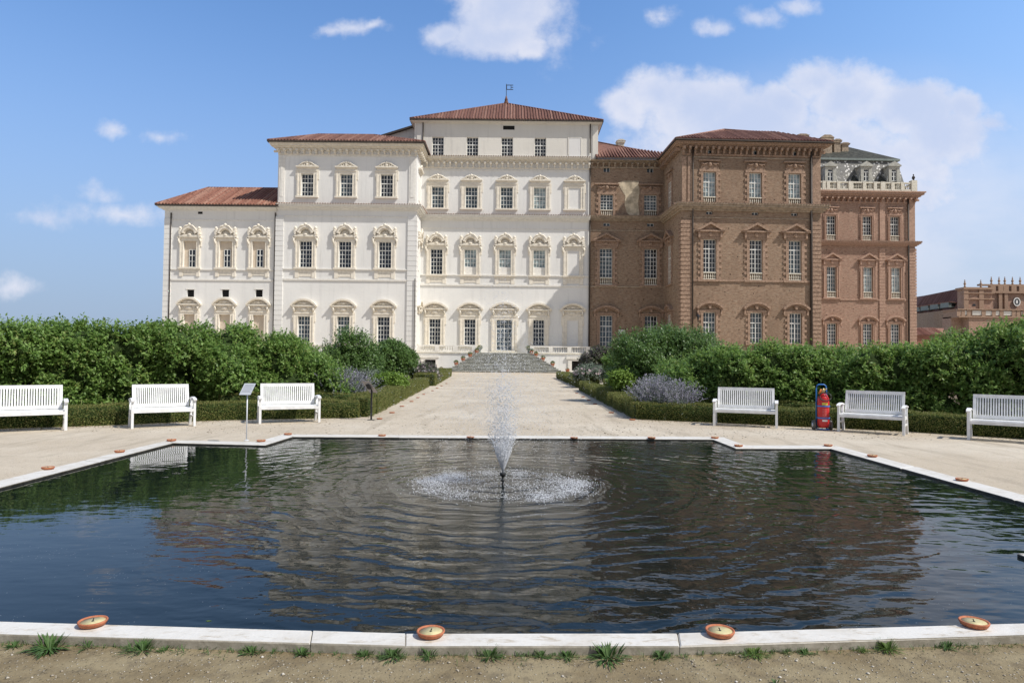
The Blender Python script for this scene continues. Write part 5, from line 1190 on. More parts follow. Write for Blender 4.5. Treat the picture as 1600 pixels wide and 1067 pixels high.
def box_hedge(label, pts, w, h, seed, dens=1., side=1, lsz=.034, m='leaf_box', group='clipped boxwood hedges'):
    """clipped low hedge: pts is the foot line of its visible face on the ground; side=+1 the hedge lies to the left of the line's direction"""
    q = np.random.default_rng(seed); P_ = np.array(pts, float); seg = P_[1:] - P_[:-1]; L_ = np.linalg.norm(seg, axis=1); T_ = seg / L_[:, None]
    nr = []
    for i in range(len(P_)):
        a = T_[max(0, i - 1)]; c = T_[min(len(T_) - 1, i)]; v = a + c; v /= np.linalg.norm(v); nr.append(np.array([-v[1], v[0]]) * side)
    nr = np.array(nr); ox, oy = P_[:, 0].mean(), P_[:, 1].mean(); t_ = thing('box_hedge', label, 'hedge', (ox, oy, 0), 0, group)
    ins = .035
    mb = MB(); prev = None; rows_ = []
    S = 0; steps = []
    for i in range(len(L_)):
        k = max(1, int(L_[i] / .25))
        for j in range(k): steps.append((i, j / k))
    steps.append((len(L_) - 1, 1.))
    for i, f in steps:
        b = P_[i] + (P_[i + 1] - P_[i]) * f; nn = nr[i] + (nr[i + 1] - nr[i]) * f; hh = h * (1 + q.normal() * .025) - ins; ww = w * (1 + q.normal() * .02)
        ring_ = [(b + nn * (ins + .05), 0), (b + nn * ins + nn * q.normal() * .012, hh * .5), (b + nn * (ins + .03), hh - .03), (b + nn * (ins + .08), hh), (b + nn * (ww - .08 - ins), hh), (b + nn * (ww - ins), hh * .6), (b + nn * (ww - ins - .04), 0)]
        rows_.append([(p[0] - ox, p[1] - oy, z) for p, z in ring_])
    v = [p for r_ in rows_ for p in r_]; f_ = []
    for a in range(len(rows_) - 1):
        for k in range(7): f_.append((a * 7 + k, a * 7 + (k + 1) % 7, a * 7 + 7 + (k + 1) % 7, a * 7 + 7 + k))
    f_ += [tuple(range(6, -1, -1)), tuple(range(len(v) - 7, len(v)))]
    mb.add(v, f_); link('dark_core', mb.mesh('dark_core', M['core']), t_)  # solid dark body inside the hedge, its colour stands for inner shade
    area = L_.sum() * (w + 2 * h); n_ = int(area * 2600 * dens)
    i = q.choice(len(L_), n_, p=L_ / L_.sum()); f = q.uniform(0, 1, n_)
    end = q.uniform(size=n_) < .012 * w / max(L_.sum(), 1) * 40
    b = P_[i] + (P_[i + 1] - P_[i]) * f[:, None]; nn = nr[i] + (nr[i + 1] - nr[i]) * f[:, None]
    s = q.uniform(0, w + 2 * h, n_); j = np.abs(q.normal(size=n_)) * .022
    lump = .02 * np.sin(b[:, 0] * 3.1 + b[:, 1] * 2.3) + .015 * np.sin(b[:, 0] * 7.7 - b[:, 1] * 5.1)
    off = np.where(s < h, -j + lump, np.where(s < h + w, s - h, w + j)); zz = np.where(s < h, s, np.where(s < h + w, h + lump + j, 2 * h + w - s))
    onrm = np.where(s < h, -1., np.where(s < h + w, 0., 1.)); upn = np.where((s >= h) & (s < h + w), 1., 0.)
    pos = np.stack([b[:, 0] + nn[:, 0] * off - ox, b[:, 1] + nn[:, 1] * off - oy, zz], 1)
    # caps at both ends
    for e, (pt, nv, tv) in enumerate(((P_[0], nr[0], -T_[0]), (P_[-1], nr[-1], T_[-1]))):
        m_ = int(w * h * 2600 * dens); a_ = q.uniform(0, w, m_); z_ = q.uniform(0, h, m_); jj = np.abs(q.normal(size=m_)) * .022
        pos = np.concatenate([pos, np.stack([pt[0] + nv[0] * a_ + tv[0] * jj - ox, pt[1] + nv[1] * a_ + tv[1] * jj - oy, z_], 1)])
        onrm = np.concatenate([onrm, np.zeros(m_)]); upn = np.concatenate([upn, np.full(m_, .3)]); nn = np.concatenate([nn, np.tile(nv, (m_, 1))])
    k = len(pos); out = np.stack([nn[:, 0] * onrm, nn[:, 1] * onrm, upn], 1)
    dv = out * .9 + q.normal(size=(k, 3)) * .6 + [0, 0, .45]; nv = out + q.normal(size=(k, 3)) * .6 + [0, 0, .5]
    pos = pos - dv * .012
    quads('foliage', leaf_quads(pos, dv, nv, lsz * q.uniform(.6, 1.5, k), lsz * .5 * q.uniform(.7, 1.3, k)), M[m], t_)
    return t_
gl = [g(*p) for p in LB]
box_hedge('long clipped boxwood hedge behind the left benches', gl[:-1], .55, .44, 41)
inner = [(x - 0, y + 1.25) for x, y in gl[1:]]; box_hedge('second boxwood row behind the long left hedge, ending by the sage', inner[3:], .5, .58, 42, .6)
pl = [g(578, 651.5), g(626, 627), g(669, 604.5)]
box_hedge('clipped boxwood hedge along the left side of the path, near length', pl, .6, .52, 43, .8)
box_hedge('inner boxwood row beside the left path hedge', [(x - 1.5, y + .8) for x, y in pl], .55, .66, 44, .5)
pl2 = [g(678.5, 603), g(692, 595), g(704.5, 587.5)]
box_hedge('clipped boxwood block at the far left end of the path, below the stairs', pl2, 1.2, .68, 45, .35, lsz=.06)
gr_ = [g(*p) for p in RB]
box_hedge('long clipped boxwood hedge behind the right benches', gr_, .55, .44, 46)
box_hedge('second boxwood row behind the long right hedge', [(x + .5, y + 1.2) for x, y in gr_[:4]], .5, .52, 47, .6)
pr = [g(993, 655), g(950, 633), g(905, 609.5)]
box_hedge('clipped boxwood hedge along the right side of the path, near length', pr, .6, .46, 48, .8, -1)
box_hedge('inner boxwood row beside the right path hedge', [(x + 1.4, y + .9) for x, y in pr], .55, .56, 49, .5, -1)
pr2 = [g(904, 606), g(886, 598), g(869.5, 590.5)]
box_hedge('clipped boxwood block at the far right end of the path, below the stairs', pr2, 1.2, .5, 50, .35, -1, lsz=.06)
# beds of soil behind the clipped hedges
def bed(name, pts, z=.004):
    o = MB().add([(x, y, z) for x, y in pts], [tuple(range(len(pts)))]).build(name, M['soil'])
    if o.data.polygons[0].normal.z < 0: o.data.flip_normals()
    tag(o, None, None, kind='structure')
bed('garden_bed', [(x, y + .15) for x, y in gl[:-1]] + [(pl[0][0] - .2, pl[0][1] + .2), (pl[2][0] - .3, pl[2][1]), (-18, 60), (-30, 30), (-22, 16)])
bed('garden_bed', [(pr[2][0] + .3, pr[2][1]), (pr[0][0] + .2, pr[0][1] + .2)] + [(x, y + .15) for x, y in gr_] + [(22, 16), (32, 30), (20, 60)])
# ================================================================ benches
def make_bench():
    t_ = thing('garden_bench', 'x', 'bench')
    W = .70
    for s in (-1, 1):
        link('leg', MB().bar((s * W, -.26, 0), (s * W, -.24, .60), .055, .065).mesh('leg', M['bench']), t_)
        link('leg', MB().bar((s * W, .27, 0), (s * W, .14, .44), .055, .07).bar((s * W, .14, .44), (s * W, .22, .62), .05, .06).mesh('leg', M['bench']), t_)
        link('armrest', MB().bar((s * W, -.32, .600), (s * W, -.22, .632), .075, .032).bar((s * W, -.22, .632), (s * W, -.02, .650), .075, .032).bar((s * W, -.02, .650), (s * W, .27, .612), .072, .032).mesh('armrest', M['bench']), t_)
        link('stretcher', MB().bar((s * W, -.25, .22), (s * W, .20, .22), .045, .035).bar((s * W * .998, -.24, .375), (s * W * .998, .18, .375), .05, .07).mesh('stretcher', M['bench']), t_)
    mb = MB().box(-W, W, -.285, -.225, .34, .405).box(-W + .03, W - .03, .17, .21, .34, .40)
    for k in range(7): y = -.23 + k * .062; mb.box(-W + .03, W - .03, y, y + .052, .407, .427)
    link('seat', mb.mesh('seat', M['bench']), t_)
    b0 = Vector((0, .20, .455)); b1 = Vector((0, .345, .93)); mb = MB(); Wb = W - .045
    def p(x, f): return (x, b0.y + (b1.y - b0.y) * f, b0.z + (b1.z - b0.z) * f)
    mb.bar(p(-Wb, .04), p(Wb, .04), .075, .035); mb.bar(p(-Wb, .96), p(Wb, .96), .075, .035)
    mb.bar(p(-Wb + .03, 0), p(-Wb + .03, 1), .06, .034); mb.bar(p(Wb - .03, 0), p(Wb - .03, 1), .06, .034)
    n = 25
    for i in range(n): x = -Wb + .06 + (2 * Wb - .12) * (i + .5) / n; mb.bar(p(x, .08), p(x, .92), .028, .016)
    link('backrest', mb.mesh('backrest', M['bench']), t_)
    return t_
bench0 = make_bench(); first = True
for (ax, ay), ang, wsc, lab in [
    (g(102.5, 672), 36, 1.0, 'leftmost white slatted bench, cut off by the left edge'), (g(303.5, 665.5), 35, .90, 'white slatted bench in the middle of the three on the left'),
    (g(498.5, 659.5), 25, .99, 'white slatted bench on the left nearest the path, beside the white sign'), (g(1116, 665), -21, 1.04, 'white slatted bench on the right nearest the path'),
    (g(1310.5, 674), -37, .95, 'white slatted bench just right of the red wheeled extinguisher'), (g(1513.5, 687), -38, 1.0, 'rightmost white slatted bench, cut off by the right edge')]:
    o = bench0 if first else copy_tree(bench0); first = False
    a = radians(ang); s = 1 if ang < 0 else -1   # the surveyed foot is the front left (right side) or front right (left side) one
    lx, ly = s * .70 * wsc, .255
    o.location = (ax + lx * cos(a) - ly * sin(a), ay + lx * sin(a) + ly * cos(a), 0); o.rotation_euler = (0, 0, a); o.scale = (wsc, 1, 1); tag(o, lab, 'bench', 'white slatted benches around the pool')

# ================================================================ signs
fx, fy = g(385, 688.5, KZ); hz_ = at(386, 608, fy)[2]
sg = thing('plaque_stand', 'thin white post with small tilted pale plaque at the pool kerb', 'sign', (fx, fy, KZ + .002))
link('post', MB().tube([(0, 0, 0), (0, 0, hz_ - KZ - .02)], .012, 8).lathe([(.05, 0), (.05, .008), (.015, .012)], (0, 0, 0), 12).mesh('post', M['white_metal']), sg)
pm = mat('pale printed plaque', (.50, .53, .58), .4, .5, .03)
a = radians(62); h2 = .118; wv2 = .105
def pq(x, f, o=0.): return (x + f * .028, f * h2 * cos(a) - o * sin(a), hz_ - KZ + f * h2 * sin(a) - o * cos(a) * -1 * 0)
pv = [pq(-wv2, -1), pq(wv2, -1), pq(wv2, 1), pq(-wv2, 1)]
mb = MB().add(pv + [(x, y + .008, z) for x, y, z in pv], [(0, 1, 2, 3), (7, 6, 5, 4), (0, 4, 5, 1), (1, 5, 6, 2), (2, 6, 7, 3), (3, 7, 4, 0)])
pn = link('plaque', mb.mesh('plaque', pm), sg); mb = MB()
for k in range(7):
    f = .70 - k * .2; e = .08 if k % 3 == 2 else .0; l = [pq(-wv2 * .8, f), pq(wv2 * (.8 - e * 3), f), pq(wv2 * (.8 - e * 3), f + .05), pq(-wv2 * .8, f + .05)]; mb.add([(x, y - .0025, z) for x, y, z in l], [(0, 1, 2, 3)])
link('text_lines', mb.mesh('text_lines', mat('grey print', (.28, .30, .36), .6)), pn)
fx, fy = g(580, 656)
sg = thing('lectern_sign', 'black post with tilted beige information panel at the path hedge corner', 'sign', (fx, fy, 0))
def w_(px, py, dy=0.): p = at(px, py, fy + dy); return (p[0] - fx, p[1] - fy, p[2])
q_ = [w_(577.5, 612.8, .10), w_(590, 612.3, -.12), w_(576.5, 595.5, -.12), w_(564.5, 595.5, .10)]
link('panel', MB().add(q_ + [(x + .012, y, z - .014) for x, y, z in q_], [(0, 1, 2, 3), (7, 6, 5, 4), (0, 4, 5, 1), (1, 5, 6, 2), (2, 6, 7, 3), (3, 7, 4, 0)]).mesh('panel', mat('beige sign panel', (.42, .38, .36), .5)), sg)
c_ = [w_(574, 607, -.03), w_(580.5, 607.5, -.10), w_(577, 600.5, -.10), w_(571, 600.5, -.03)]
link('fixing_plate', MB().add([(x - .004, y - .02, z + .004) for x, y, z in c_] + [(x + .01, y + .02, z - .02) for x, y, z in c_], [(0, 1, 2, 3), (7, 6, 5, 4), (0, 4, 5, 1), (1, 5, 6, 2), (2, 6, 7, 3), (3, 7, 4, 0)]).mesh('fixing_plate', M['black']), sg)
tp = w_(579, 606)[2]
link('post', MB().box(-.02, .02, -.02, .02, 0, tp).box(-.09, .09, -.09, .09, 0, .01).mesh('post', M['black']), sg)

# ================================================================ wheeled fire extinguisher
M['red'] = mat('red enamel', (.52, .018, .02), .3, .5, .08, 4.); M['blue'] = mat('blue painted tube', (.03, .17, .50), .4, .5, .05)
fx, fy = g(1286.5, 672)
ex = thing('fire_extinguisher', 'red wheeled fire extinguisher on blue trolley before the right hedge', 'extinguisher', (fx, fy, 0), radians(-8))
bd = link('cylinder', MB().lathe([(.10, .07), (.125, .10), (.132, .14), (.132, .70), (.125, .76), (.09, .83), (.045, .87), (.03, .90), (0, .90)], (0, 0, 0), 24).mesh('cylinder', M['red']), ex)
link('label', MB().add([(.134 * sin(a_), -.134 * cos(a_), z) for z in (.60, .66) for a_ in (-.5, -.17, .17, .5)], [(0, 1, 5, 4), (1, 2, 6, 5), (2, 3, 7, 6)]).mesh('label', mat('yellow label', (.62, .50, .08), .5)), bd)
link('white_label', MB().add([(.134 * sin(a_), -.134 * cos(a_), z) for z in (.215, .255) for a_ in (-.45, -.15, .15, .45)], [(0, 1, 5, 4), (1, 2, 6, 5), (2, 3, 7, 6)]).mesh('white_label', M['bench']), bd)
tx = MB()
for k in range(7):
    z = .50 - k * .034
    for a0 in (-.42, -.02): tx.add([(.1335 * sin(a_), -.1335 * cos(a_), zz_) for zz_ in (z, z + .010) for a_ in (a0, a0 + .28 + .08 * (k % 2))], [(0, 1, 3, 2)])
link('printed_lines', tx.mesh('printed_lines', mat('pale pink print', (.62, .25, .24), .6)), bd)
link('trolley_frame', MB().tube([(-.115, .15, .02), (-.115, .15, .98), (-.10, .15, 1.05), (-.06, .15, 1.08), (.06, .15, 1.08), (.10, .15, 1.05), (.115, .15, .98), (.115, .15, .02)], .016, 8).tube([(-.115, .15, .03), (-.09, -.12, .03), (.09, -.12, .03), (.115, .15, .03)], .014, 6).mesh('trolley_frame', M['blue']), ex)
for z in (.28, .56): link('strap', MB().arc(0, 0, .134, .146, 150, 390, z, z + .03, 20).mesh('strap', M['blue']), ex)
for o_ in list(COL.objects):
    if o_.parent == ex and o_.name.startswith('strap'):
        me = o_.data
        for v in me.vertices: x, y, z = v.co; v.co = (x, z, y)
        me.flip_normals()
for s in (-1, 1):
    wh = link('wheel', MB().tube([(s * .165, .10, .115), (s * .215, .10, .115)], .115, 18).mesh('wheel', mat('grey tyre', (.14, .135, .12), .8)), ex)
    link('hub', MB().tube([(s * .16, .10, .115), (s * .222, .10, .115)], .05, 12).mesh('hub', M['white_metal']), wh)
link('axle', MB().tube([(-.17, .10, .115), (.17, .10, .115)], .012, 6).mesh('axle', M['black']), ex)
link('valve', MB().lathe([(.035, .88), (.035, .95), (.02, .97), (.02, .99)], (0, 0, 0), 10).tube([(-.07, -.02, .97), (.02, 0, .94), (.07, -.03, .99)], .014, 6).mesh('valve', mat('brass valve', (.55, .42, .2), .35, .5, .1, 9., 0, 40, .7)), ex)
pts = [(0.03, -.03, .92)]
for k in range(30): a_ = k / 29 * 4 * pi + .6; pts.append((.135 * sin(a_) + .01, -.155 - .01 * (k / 29) + .06 * (.5 + .5 * cos(a_)), .80 + .095 * cos(a_)))
link('hose', MB().tube(pts, .012, 6).mesh('hose', M['black']), ex)
link('nozzle_horn', MB().tube([(-.10, -.05, .86), (-.07, -.06, .98)], [.035, .015], 8).mesh('nozzle_horn', mat('orange horn', (.55, .16, .03), .5)), ex)

# ================================================================ fountain
def drop_mat():
    m, t, bs = base_mat('white water drops', .12, .6)
    bs.inputs['Base Color'].default_value = (.90, .91, .93, 1); bs.inputs['Transmission Weight'].default_value = .15; bs.inputs['IOR'].default_value = 1.33
    return m
M['drops'] = drop_mat()
FT = thing('fountain', 'slender fountain jet spraying from a small dark nozzle in the pool', 'fountain', (FX, FY, WZ))
link('nozzle', MB().lathe([(.012, -.1), (.012, .04), (.022, .045), (.022, .07), (.012, .075), (.012, .10), (.035, .115), (.04, .15), (.034, .155), (0, .155)], (0, 0, 0), 12).mesh('nozzle', M['black']), FT)
q = np.random.default_rng(77); G_ = 9.81; Z0 = .155
def octa(P_, r, sx=None):
    """tiny double pyramids, as triangles"""
    n = len(P_); r = np.broadcast_to(r, (n,)); sz = np.ones(n) if sx is None else sx
    d = np.array([[1, 0, 0], [0, 1, 0], [-1, 0, 0], [0, -1, 0], [0, 0, 1], [0, 0, -1]], float)
    V = P_[:, None, :] + d[None] * r[:, None, None] * np.stack([np.ones(n), np.ones(n), sz], 1)[:, None, :]
    T_ = [(0, 1, 4), (1, 2, 4), (2, 3, 4), (3, 0, 4), (1, 0, 5), (2, 1, 5), (3, 2, 5), (0, 3, 5)]
    return V, T_
def octa_obj(name, P_, r, m, parent, sx=None):
    V, T_ = octa(P_, r, sx); n = len(V); idx = (np.arange(n)[:, None, None] * 6 + np.array(T_)[None]).reshape(-1)
    me = bpy.data.meshes.new(name); me.vertices.add(n * 6); me.vertices.foreach_set('co', V.astype(np.float32).ravel()); me.loops.add(len(idx)); me.loops.foreach_set('vertex_index', idx.astype(np.int32))
    k = n * 8; me.polygons.add(k); me.polygons.foreach_set('loop_start', np.arange(0, k * 3, 3, dtype=np.int32)); me.polygons.foreach_set('loop_total', np.full(k, 3, dtype=np.int32)); me.polygons.foreach_set('use_smooth', np.ones(k, dtype=bool))
    me.materials.append(m); me.update(calc_edges=True); return link(name, me, parent)
def ball_pos(az, al, v2, t_):
    v = np.sqrt(v2); return np.stack([np.cos(az) * np.sin(al) * v * t_, np.sin(az) * np.sin(al) * v * t_, Z0 + np.cos(al) * v * t_ - .5 * G_ * t_ ** 2], 1)
# streaks leaving the nozzle
jt = MB(); ns = 34
for i in range(ns):
    az = 2 * pi * i / ns + q.uniform(-.08, .08); al = radians([20, 17, 11][i % 3] + q.uniform(-1.2, 1.2)); v2 = 0.98 * G_ / sin(2 * al) if i % 3 < 2 else 32.
    T_ = q.uniform(.07, .13); tt = np.linspace(0, T_, 6); pp_ = ball_pos(np.full(6, az), np.full(6, al), np.full(6, v2), tt)
    jt.tube([tuple(x) for x in pp_], [.004, .0042, .004, .0036, .003, .001], 4)
link('water_jet', jt.mesh('water_jet', M['drops']), FT)
def spray(n, al0, al1, v2f, tlo, thi, sp0, r0, r1):
    az = q.uniform(0, 2 * pi, n); al = np.radians(np.abs(q.normal(al0, al1, n))); v2 = v2f(al, n); T_ = 2 * np.cos(al) * np.sqrt(v2) / G_; u = q.uniform(tlo, thi, n); t_ = T_ * u
    P_ = ball_pos(az, al, v2, t_) + q.normal(size=(n, 3)) * (sp0 * u)[:, None]; r = q.uniform(r0, r1, n) ; ok = P_[:, 2] > 0.0
    return P_[ok], r[ok], np.where(u[ok] < .2, 2.2, 1.2)
RR = .97
def v_ring(a, n): return np.minimum(RR * G_ / np.sin(2 * a) * q.uniform(.82, 1.12, n), 34)
def spray_u(n, a0, a1, v2f, tlo, thi, sp0, r0, r1, pw=1.):
    az = q.uniform(0, 2 * pi, n); al = np.radians(a0 + (a1 - a0) * q.uniform(0, 1, n) ** pw); v2 = v2f(al, n); T_ = 2 * np.cos(al) * np.sqrt(v2) / G_; u = q.uniform(tlo, thi, n)
    P_ = ball_pos(az, al, v2, T_ * u) + q.normal(size=(n, 3)) * (sp0 * u)[:, None] - np.array([.05, 0, 0]) * u[:, None]; r = r0 + (r1 - r0) * q.uniform(0, 1, n) ** 2; ok = P_[:, 2] > 0.
    return P_[ok], r[ok], np.where(u[ok] < .2, 2.6, 1.2)
A_ = [spray_u(5600, 7, 20, v_ring, .03, 1., .07, .0015, .0046),
      spray_u(3600, 2, 19, v_ring, .02, .22, .025, .0026, .0050),
      spray_u(5200, 1, 12, lambda a, n: q.uniform(20, 35, n), .10, .9, .17, .0015, .0048),
      spray_u(1900, 0, 4, lambda a, n: q.uniform(34, 52, n), .15, .85, .09, .0018, .0055),
      spray_u(5200, 8, 24, lambda a, n: q.uniform(14, 28, n), .3, .98, .26, .0014, .0042)]
octa_obj('spray', np.concatenate([a[0] for a in A_]), np.concatenate([a[1] for a in A_]), M['drops'], FT, np.concatenate([a[2] for a in A_]))['kind'] = 'stuff'
n = 13000; az = q.uniform(0, 2 * pi, n); wgt = .16 + .84 * np.clip(np.sin(2 * az + 2.2) * .45 + .35 + .3 * np.sin(5 * az + .7) + .25 * np.sin(11 * az), 0, 1); ok = q.uniform(size=n) < wgt; az = az[ok]; n = len(az)
rr0 = q.normal(.92, .14, n) + .05 * np.sin(9 * az) - np.where(q.uniform(size=n) < .25, q.uniform(0, .7, n), 0); P_ = np.stack([rr0 * np.cos(az), rr0 * np.sin(az), np.minimum(q.exponential(.022, n), .14)], 1)
octa_obj('splash_drops', P_, q.uniform(.0018, .0064, n), M['drops'], FT)['kind'] = 'stuff'
n = 5200; az = q.uniform(0, 2 * pi, n); cl = 1.3 * np.sin(2 * az + 2.2) + .7 * np.sin(5 * az + .7) + .5 * np.sin(11 * az) + np.where(np.sin(az) < 0, .3, 0.); ok = q.uniform(-1.2, 1.6, n) < cl; az = az[ok]; n = len(az); rr0 = q.normal(.91, .12, n) + .05 * np.sin(9 * az)
P_ = np.stack([rr0 * np.cos(az), rr0 * np.sin(az), np.full(n, .001)], 1); octa_obj('foam', P_, q.uniform(.002, .009, n), M['drops'], FT, np.full(n, .25))['kind'] = 'stuff'

# ================================================================ weeds, stones, fallen leaves
M['weed'] = island_mat('weed leaves', [(.04, .085, .018), (.07, .14, .03), (.10, .17, .05), (.06, .11, .035)], .6, .3, .25)
M['weed_bright'] = island_mat('fresh grass', [(.10, .17, .03), (.15, .23, .05), (.08, .14, .03)], .6, .3, .3)
M['dry'] = island_mat('dry grass', [(.26, .20, .10), (.20, .17, .08), (.14, .15, .06)], .8, .1, .2)
def blades(q, n, R_, H, wd, flat=.5):
    """curved tapering blades, each of two quads joined into a strip"""
    az = q.uniform(0, 2 * pi, n); r0 = np.minimum(np.abs(q.normal(size=n)), 1.6) * R_ * .18; L_ = H * q.uniform(.5, 1.15, n); el = q.uniform(.2, 1.3, n) * (1 - flat) + .25 * flat; el = np.where(np.sin(az) > .15, np.maximum(el, 1.05), el)
    d = np.stack([np.cos(az) * np.cos(el), np.sin(az) * np.cos(el), np.sin(el)], 1); b = np.stack([np.cos(az) * r0, np.minimum(np.sin(az) * r0, .004), np.zeros(n)], 1)
    sd = np.stack([-np.sin(az), np.cos(az), np.zeros(n)], 1) * (wd * q.uniform(.6, 1.3, n))[:, None]
    m1 = b + d * (L_ * .45)[:, None]; tip = b + d * (L_ * .95)[:, None] + np.array([0, 0, -1.]) * (L_ * .22)[:, None]; tip[:, 2] = np.maximum(tip[:, 2], .004)
    A = np.stack([b - sd * .4, b + sd * .4, m1 + sd, m1 - sd], 1); B = np.stack([m1 - sd, m1 + sd, tip + sd * .1, tip - sd * .1], 1)
    return np.concatenate([A, B])
WEED = [(85, 1010, .10, .12, .0055, 46, .55, 'weed', 'broad dandelion-like weed at the kerb foot below the leftmost candle'), (228, 1012, .12, .09, .003, 50, .4, 'weed', 'spreading grassy weed at the kerb foot, second clump from the left'),
        (30, 1006, .06, .05, .003, 24, .4, 'weed', 'small weed tuft at the kerb foot by the left edge'), (150, 1003, .05, .08, .002, 16, .3, 'weed', 'thin grass tuft just right of the leftmost front candle'),
        (262, 1012, .05, .04, .003, 16, .4, 'weed', 'short grass tuft between the spreading weed and the next gap'), (398, 1013, .09, .06, .0028, 34, .45, 'weed', 'grassy weed tuft midway between the two left front candles'), (478, 1014, .05, .065, .005, 16, .3, 'weed', 'upright pointed weed at the kerb foot left of the middle candle'),
        (575, 1018, .07, .05, .003, 26, .4, 'weed', 'low grass tuft left of the middle candle'), (615, 1020, .09, .08, .003, 46, .4, 'weed', 'dense dark grass clump left of the middle candle'), (672, 1020, .05, .08, .0028, 22, .3, 'weed', 'grass tuft directly under the middle front candle'),
        (765, 1020, .06, .09, .0028, 26, .3, 'weed', 'upright grass tuft right of the middle front candle'), (845, 1020, .05, .06, .0028, 20, .35, 'weed', 'thin grass tuft midway along the front kerb'), (885, 1021, .08, .05, .003, 30, .5, 'weed', 'low spreading weed left of the largest clump'),
        (948, 1024, .11, .12, .0042, 44, .35, 'weed', 'largest spiky weed clump on the front kerb, right of centre'), (1026, 1018, .05, .06, .003, 22, .3, 'weed', 'small upright tuft left of the right-of-centre candle'),
        (1172, 1014, .10, .06, .0028, 52, .5, 'weed_bright', 'wide low bright weed right of the right-of-centre candle'), (1252, 1016, .06, .04, .003, 26, .6, 'weed', 'flat grey green weed between two bright clumps'), (1338, 1009, .04, .04, .0025, 18, .4, 'weed_bright', 'tiny bright tuft just left of the bright upright grass'),
        (1376, 1007, .07, .09, .0022, 60, .15, 'weed_bright', 'bright upright grass clump at the kerb foot, towards the right'), (1468, 1005, .05, .06, .003, 30, .4, 'weed', 'dark weed tuft left of the rusty drips'), (1207, 1063, .03, .035, .0025, 18, .6, 'weed', 'tiny weed in the bare earth at the bottom edge')]
for i, (px_, py_, R_, H_, wd, n, fl, m_, lab) in enumerate(WEED):
    x, y = g(px_, py_); y = min(y, float(np.interp(x, [p[0] for p in OUTER[:6]], [p[1] for p in OUTER[:6]])) - .022 + .035); qq = np.random.default_rng(200 + i)
    o = quads('weed', blades(qq, int(n * 2.6), R_ * 1.9, H_ * .95, wd * 1.0, min(.75, fl + .15)), M[m_]); o.location = (x, y - .035, 0); tag(o, lab, 'weed', 'weeds along the front kerb')
# thin grass fringe along the kerb foot, stones in the earth
qq = np.random.default_rng(300); V = []
for i in range(900):
    px_ = qq.uniform(-60, 1660); ky = float(np.interp(px_, [-60, 0, 640, 1060, 1600, 1700], [995, 998, 1018.5, 1018.5, 999, 995])) + abs(qq.normal()) * 6
    x, y = g(px_, ky); b = blades(qq, int(qq.integers(3, 9)), .04, qq.uniform(.015, .06), .0017, .35); b[:, :, 0] += x; b[:, :, 1] += y; V.append(b)
o = quads('grass_fringe', np.concatenate(V), M['weed']); tag(o, None, None, kind='stuff')
V = []
for i in range(700):
    left = qq.uniform() < .5; pts = LB[:-1] if left else RB; j = int(qq.integers(0, len(pts) - 1)); f = qq.uniform(); px_ = pts[j][0] + (pts[j + 1][0] - pts[j][0]) * f; py_ = pts[j][1] + (pts[j + 1][1] - pts[j][1]) * f
    x, y = g(px_, py_); y -= abs(qq.normal()) * .28; b = blades(qq, int(qq.integers(4, 10)), .08, qq.uniform(.02, .05), .003, .4); b[:, :, 0] += x; b[:, :, 1] += y; V.append(b)
o = quads('dry_grass', np.concatenate(V), M['dry']); tag(o, None, None, kind='stuff')
n = 5200; X = qq.uniform(-3.6, 3.8, n); Y = qq.uniform(2.6, 3.72, n); r = np.minimum(.0013 + qq.exponential(.0017, n), .011)
kf = np.interp(X, [p[0] for p in OUTER[:6]], [p[1] for p in OUTER[:6]]); Y = np.minimum(Y, kf - .012)
M['pebble'] = island_mat('pebbles', [(.50, .46, .38), (.38, .33, .25), (.24, .20, .15), (.62, .58, .5)], .9, .1)
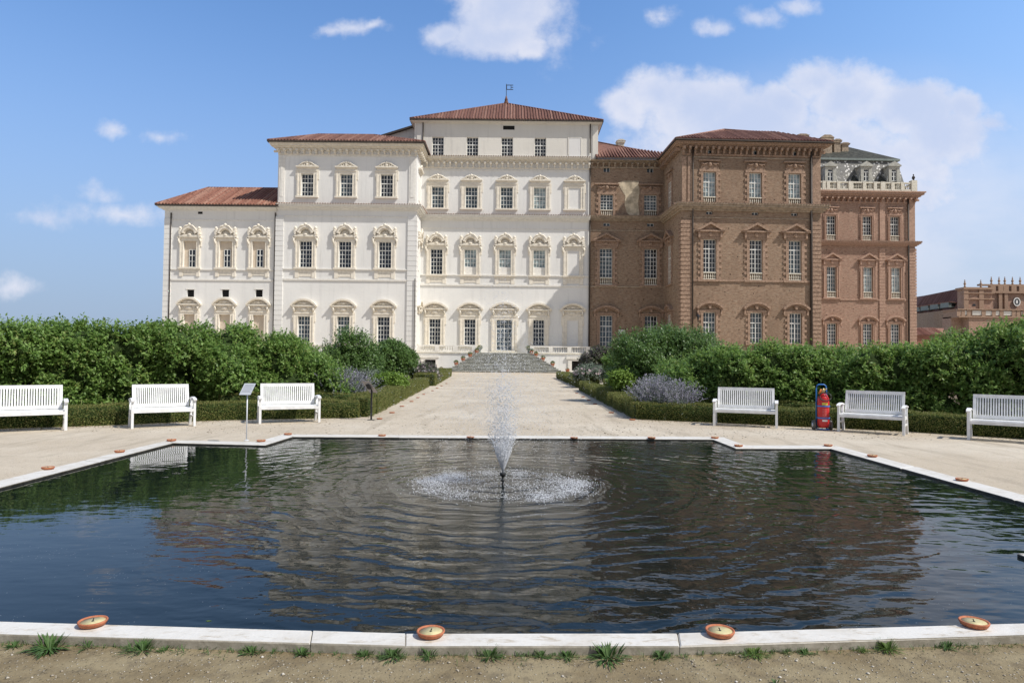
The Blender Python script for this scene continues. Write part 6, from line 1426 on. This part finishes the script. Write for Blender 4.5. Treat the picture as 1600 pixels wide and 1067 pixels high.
o = octa_obj('loose_gravel', np.stack([X, Y, r * .25], 1), r, M['pebble'], None, qq.uniform(.45, .8, n)); tag(o, None, None, kind='stuff')
n = 9000; X = qq.uniform(-9, 9, n); Y = 14.3 + qq.exponential(5., n); r = .004 + qq.exponential(.004, n); ok = r < .03
o = octa_obj('path_pebbles', np.stack([X, Y, r * .2], 1)[ok], r[ok], M['pebble'], None, np.full(ok.sum(), .5)); tag(o, None, None, kind='stuff')
M['litter'] = island_mat('fallen leaves', [(.20, .13, .06), (.30, .21, .10), (.14, .09, .05), (.24, .22, .09)], .8, .1)
qq = np.random.default_rng(310); P_ = []
for i in range(1500):
    left = qq.uniform() < .5; pts = (LB[:-1] if left else RB) if qq.uniform() < .7 else ([(578, 651.5), (669, 604.5)] if left else [(993, 655), (905, 609.5)])
    j = int(qq.integers(0, len(pts) - 1)); f = qq.uniform(); x, y = g(pts[j][0] + (pts[j + 1][0] - pts[j][0]) * f, pts[j][1] + (pts[j + 1][1] - pts[j][1]) * f); P_.append((x + qq.normal() * .1, y - abs(qq.normal()) * .5, .006))
P_ = np.array(P_); n = len(P_)
o = quads('leaf_litter', leaf_quads(P_, qq.normal(size=(n, 3)) * [1, 1, .15], np.tile([0, 0, 1.], (n, 1)) + qq.normal(size=(n, 3)) * .3, qq.uniform(.025, .055, n), qq.uniform(.015, .028, n)), M['litter']); tag(o, None, None, kind='stuff')
n = 260; X = qq.uniform(-3.6, 3.8, n); Y = np.minimum(qq.uniform(2.8, 3.8, n), np.interp(X, [p[0] for p in OUTER[:6]], [p[1] for p in OUTER[:6]]) - .02); r = qq.uniform(.004, .012, n)
o = octa_obj('stone_chips', np.stack([X, Y, r * .3], 1), r, M['pebble'], None, qq.uniform(.4, .7, n)); tag(o, None, None, kind='stuff')
# fallen leaf on the water, left
x, y = g(326, 970, WZ); o = quads('floating_leaf', leaf_quads(np.array([[0, 0, .002]]), np.array([[1., .1, 0]]), np.array([[0, 0, 1.]]), np.array([.04]), np.array([.018]), .02), M['weed_bright']); o.location = (x - .02, y, WZ); tag(o, 'small pale leaf floating on the dark water near the front kerb', 'leaf')
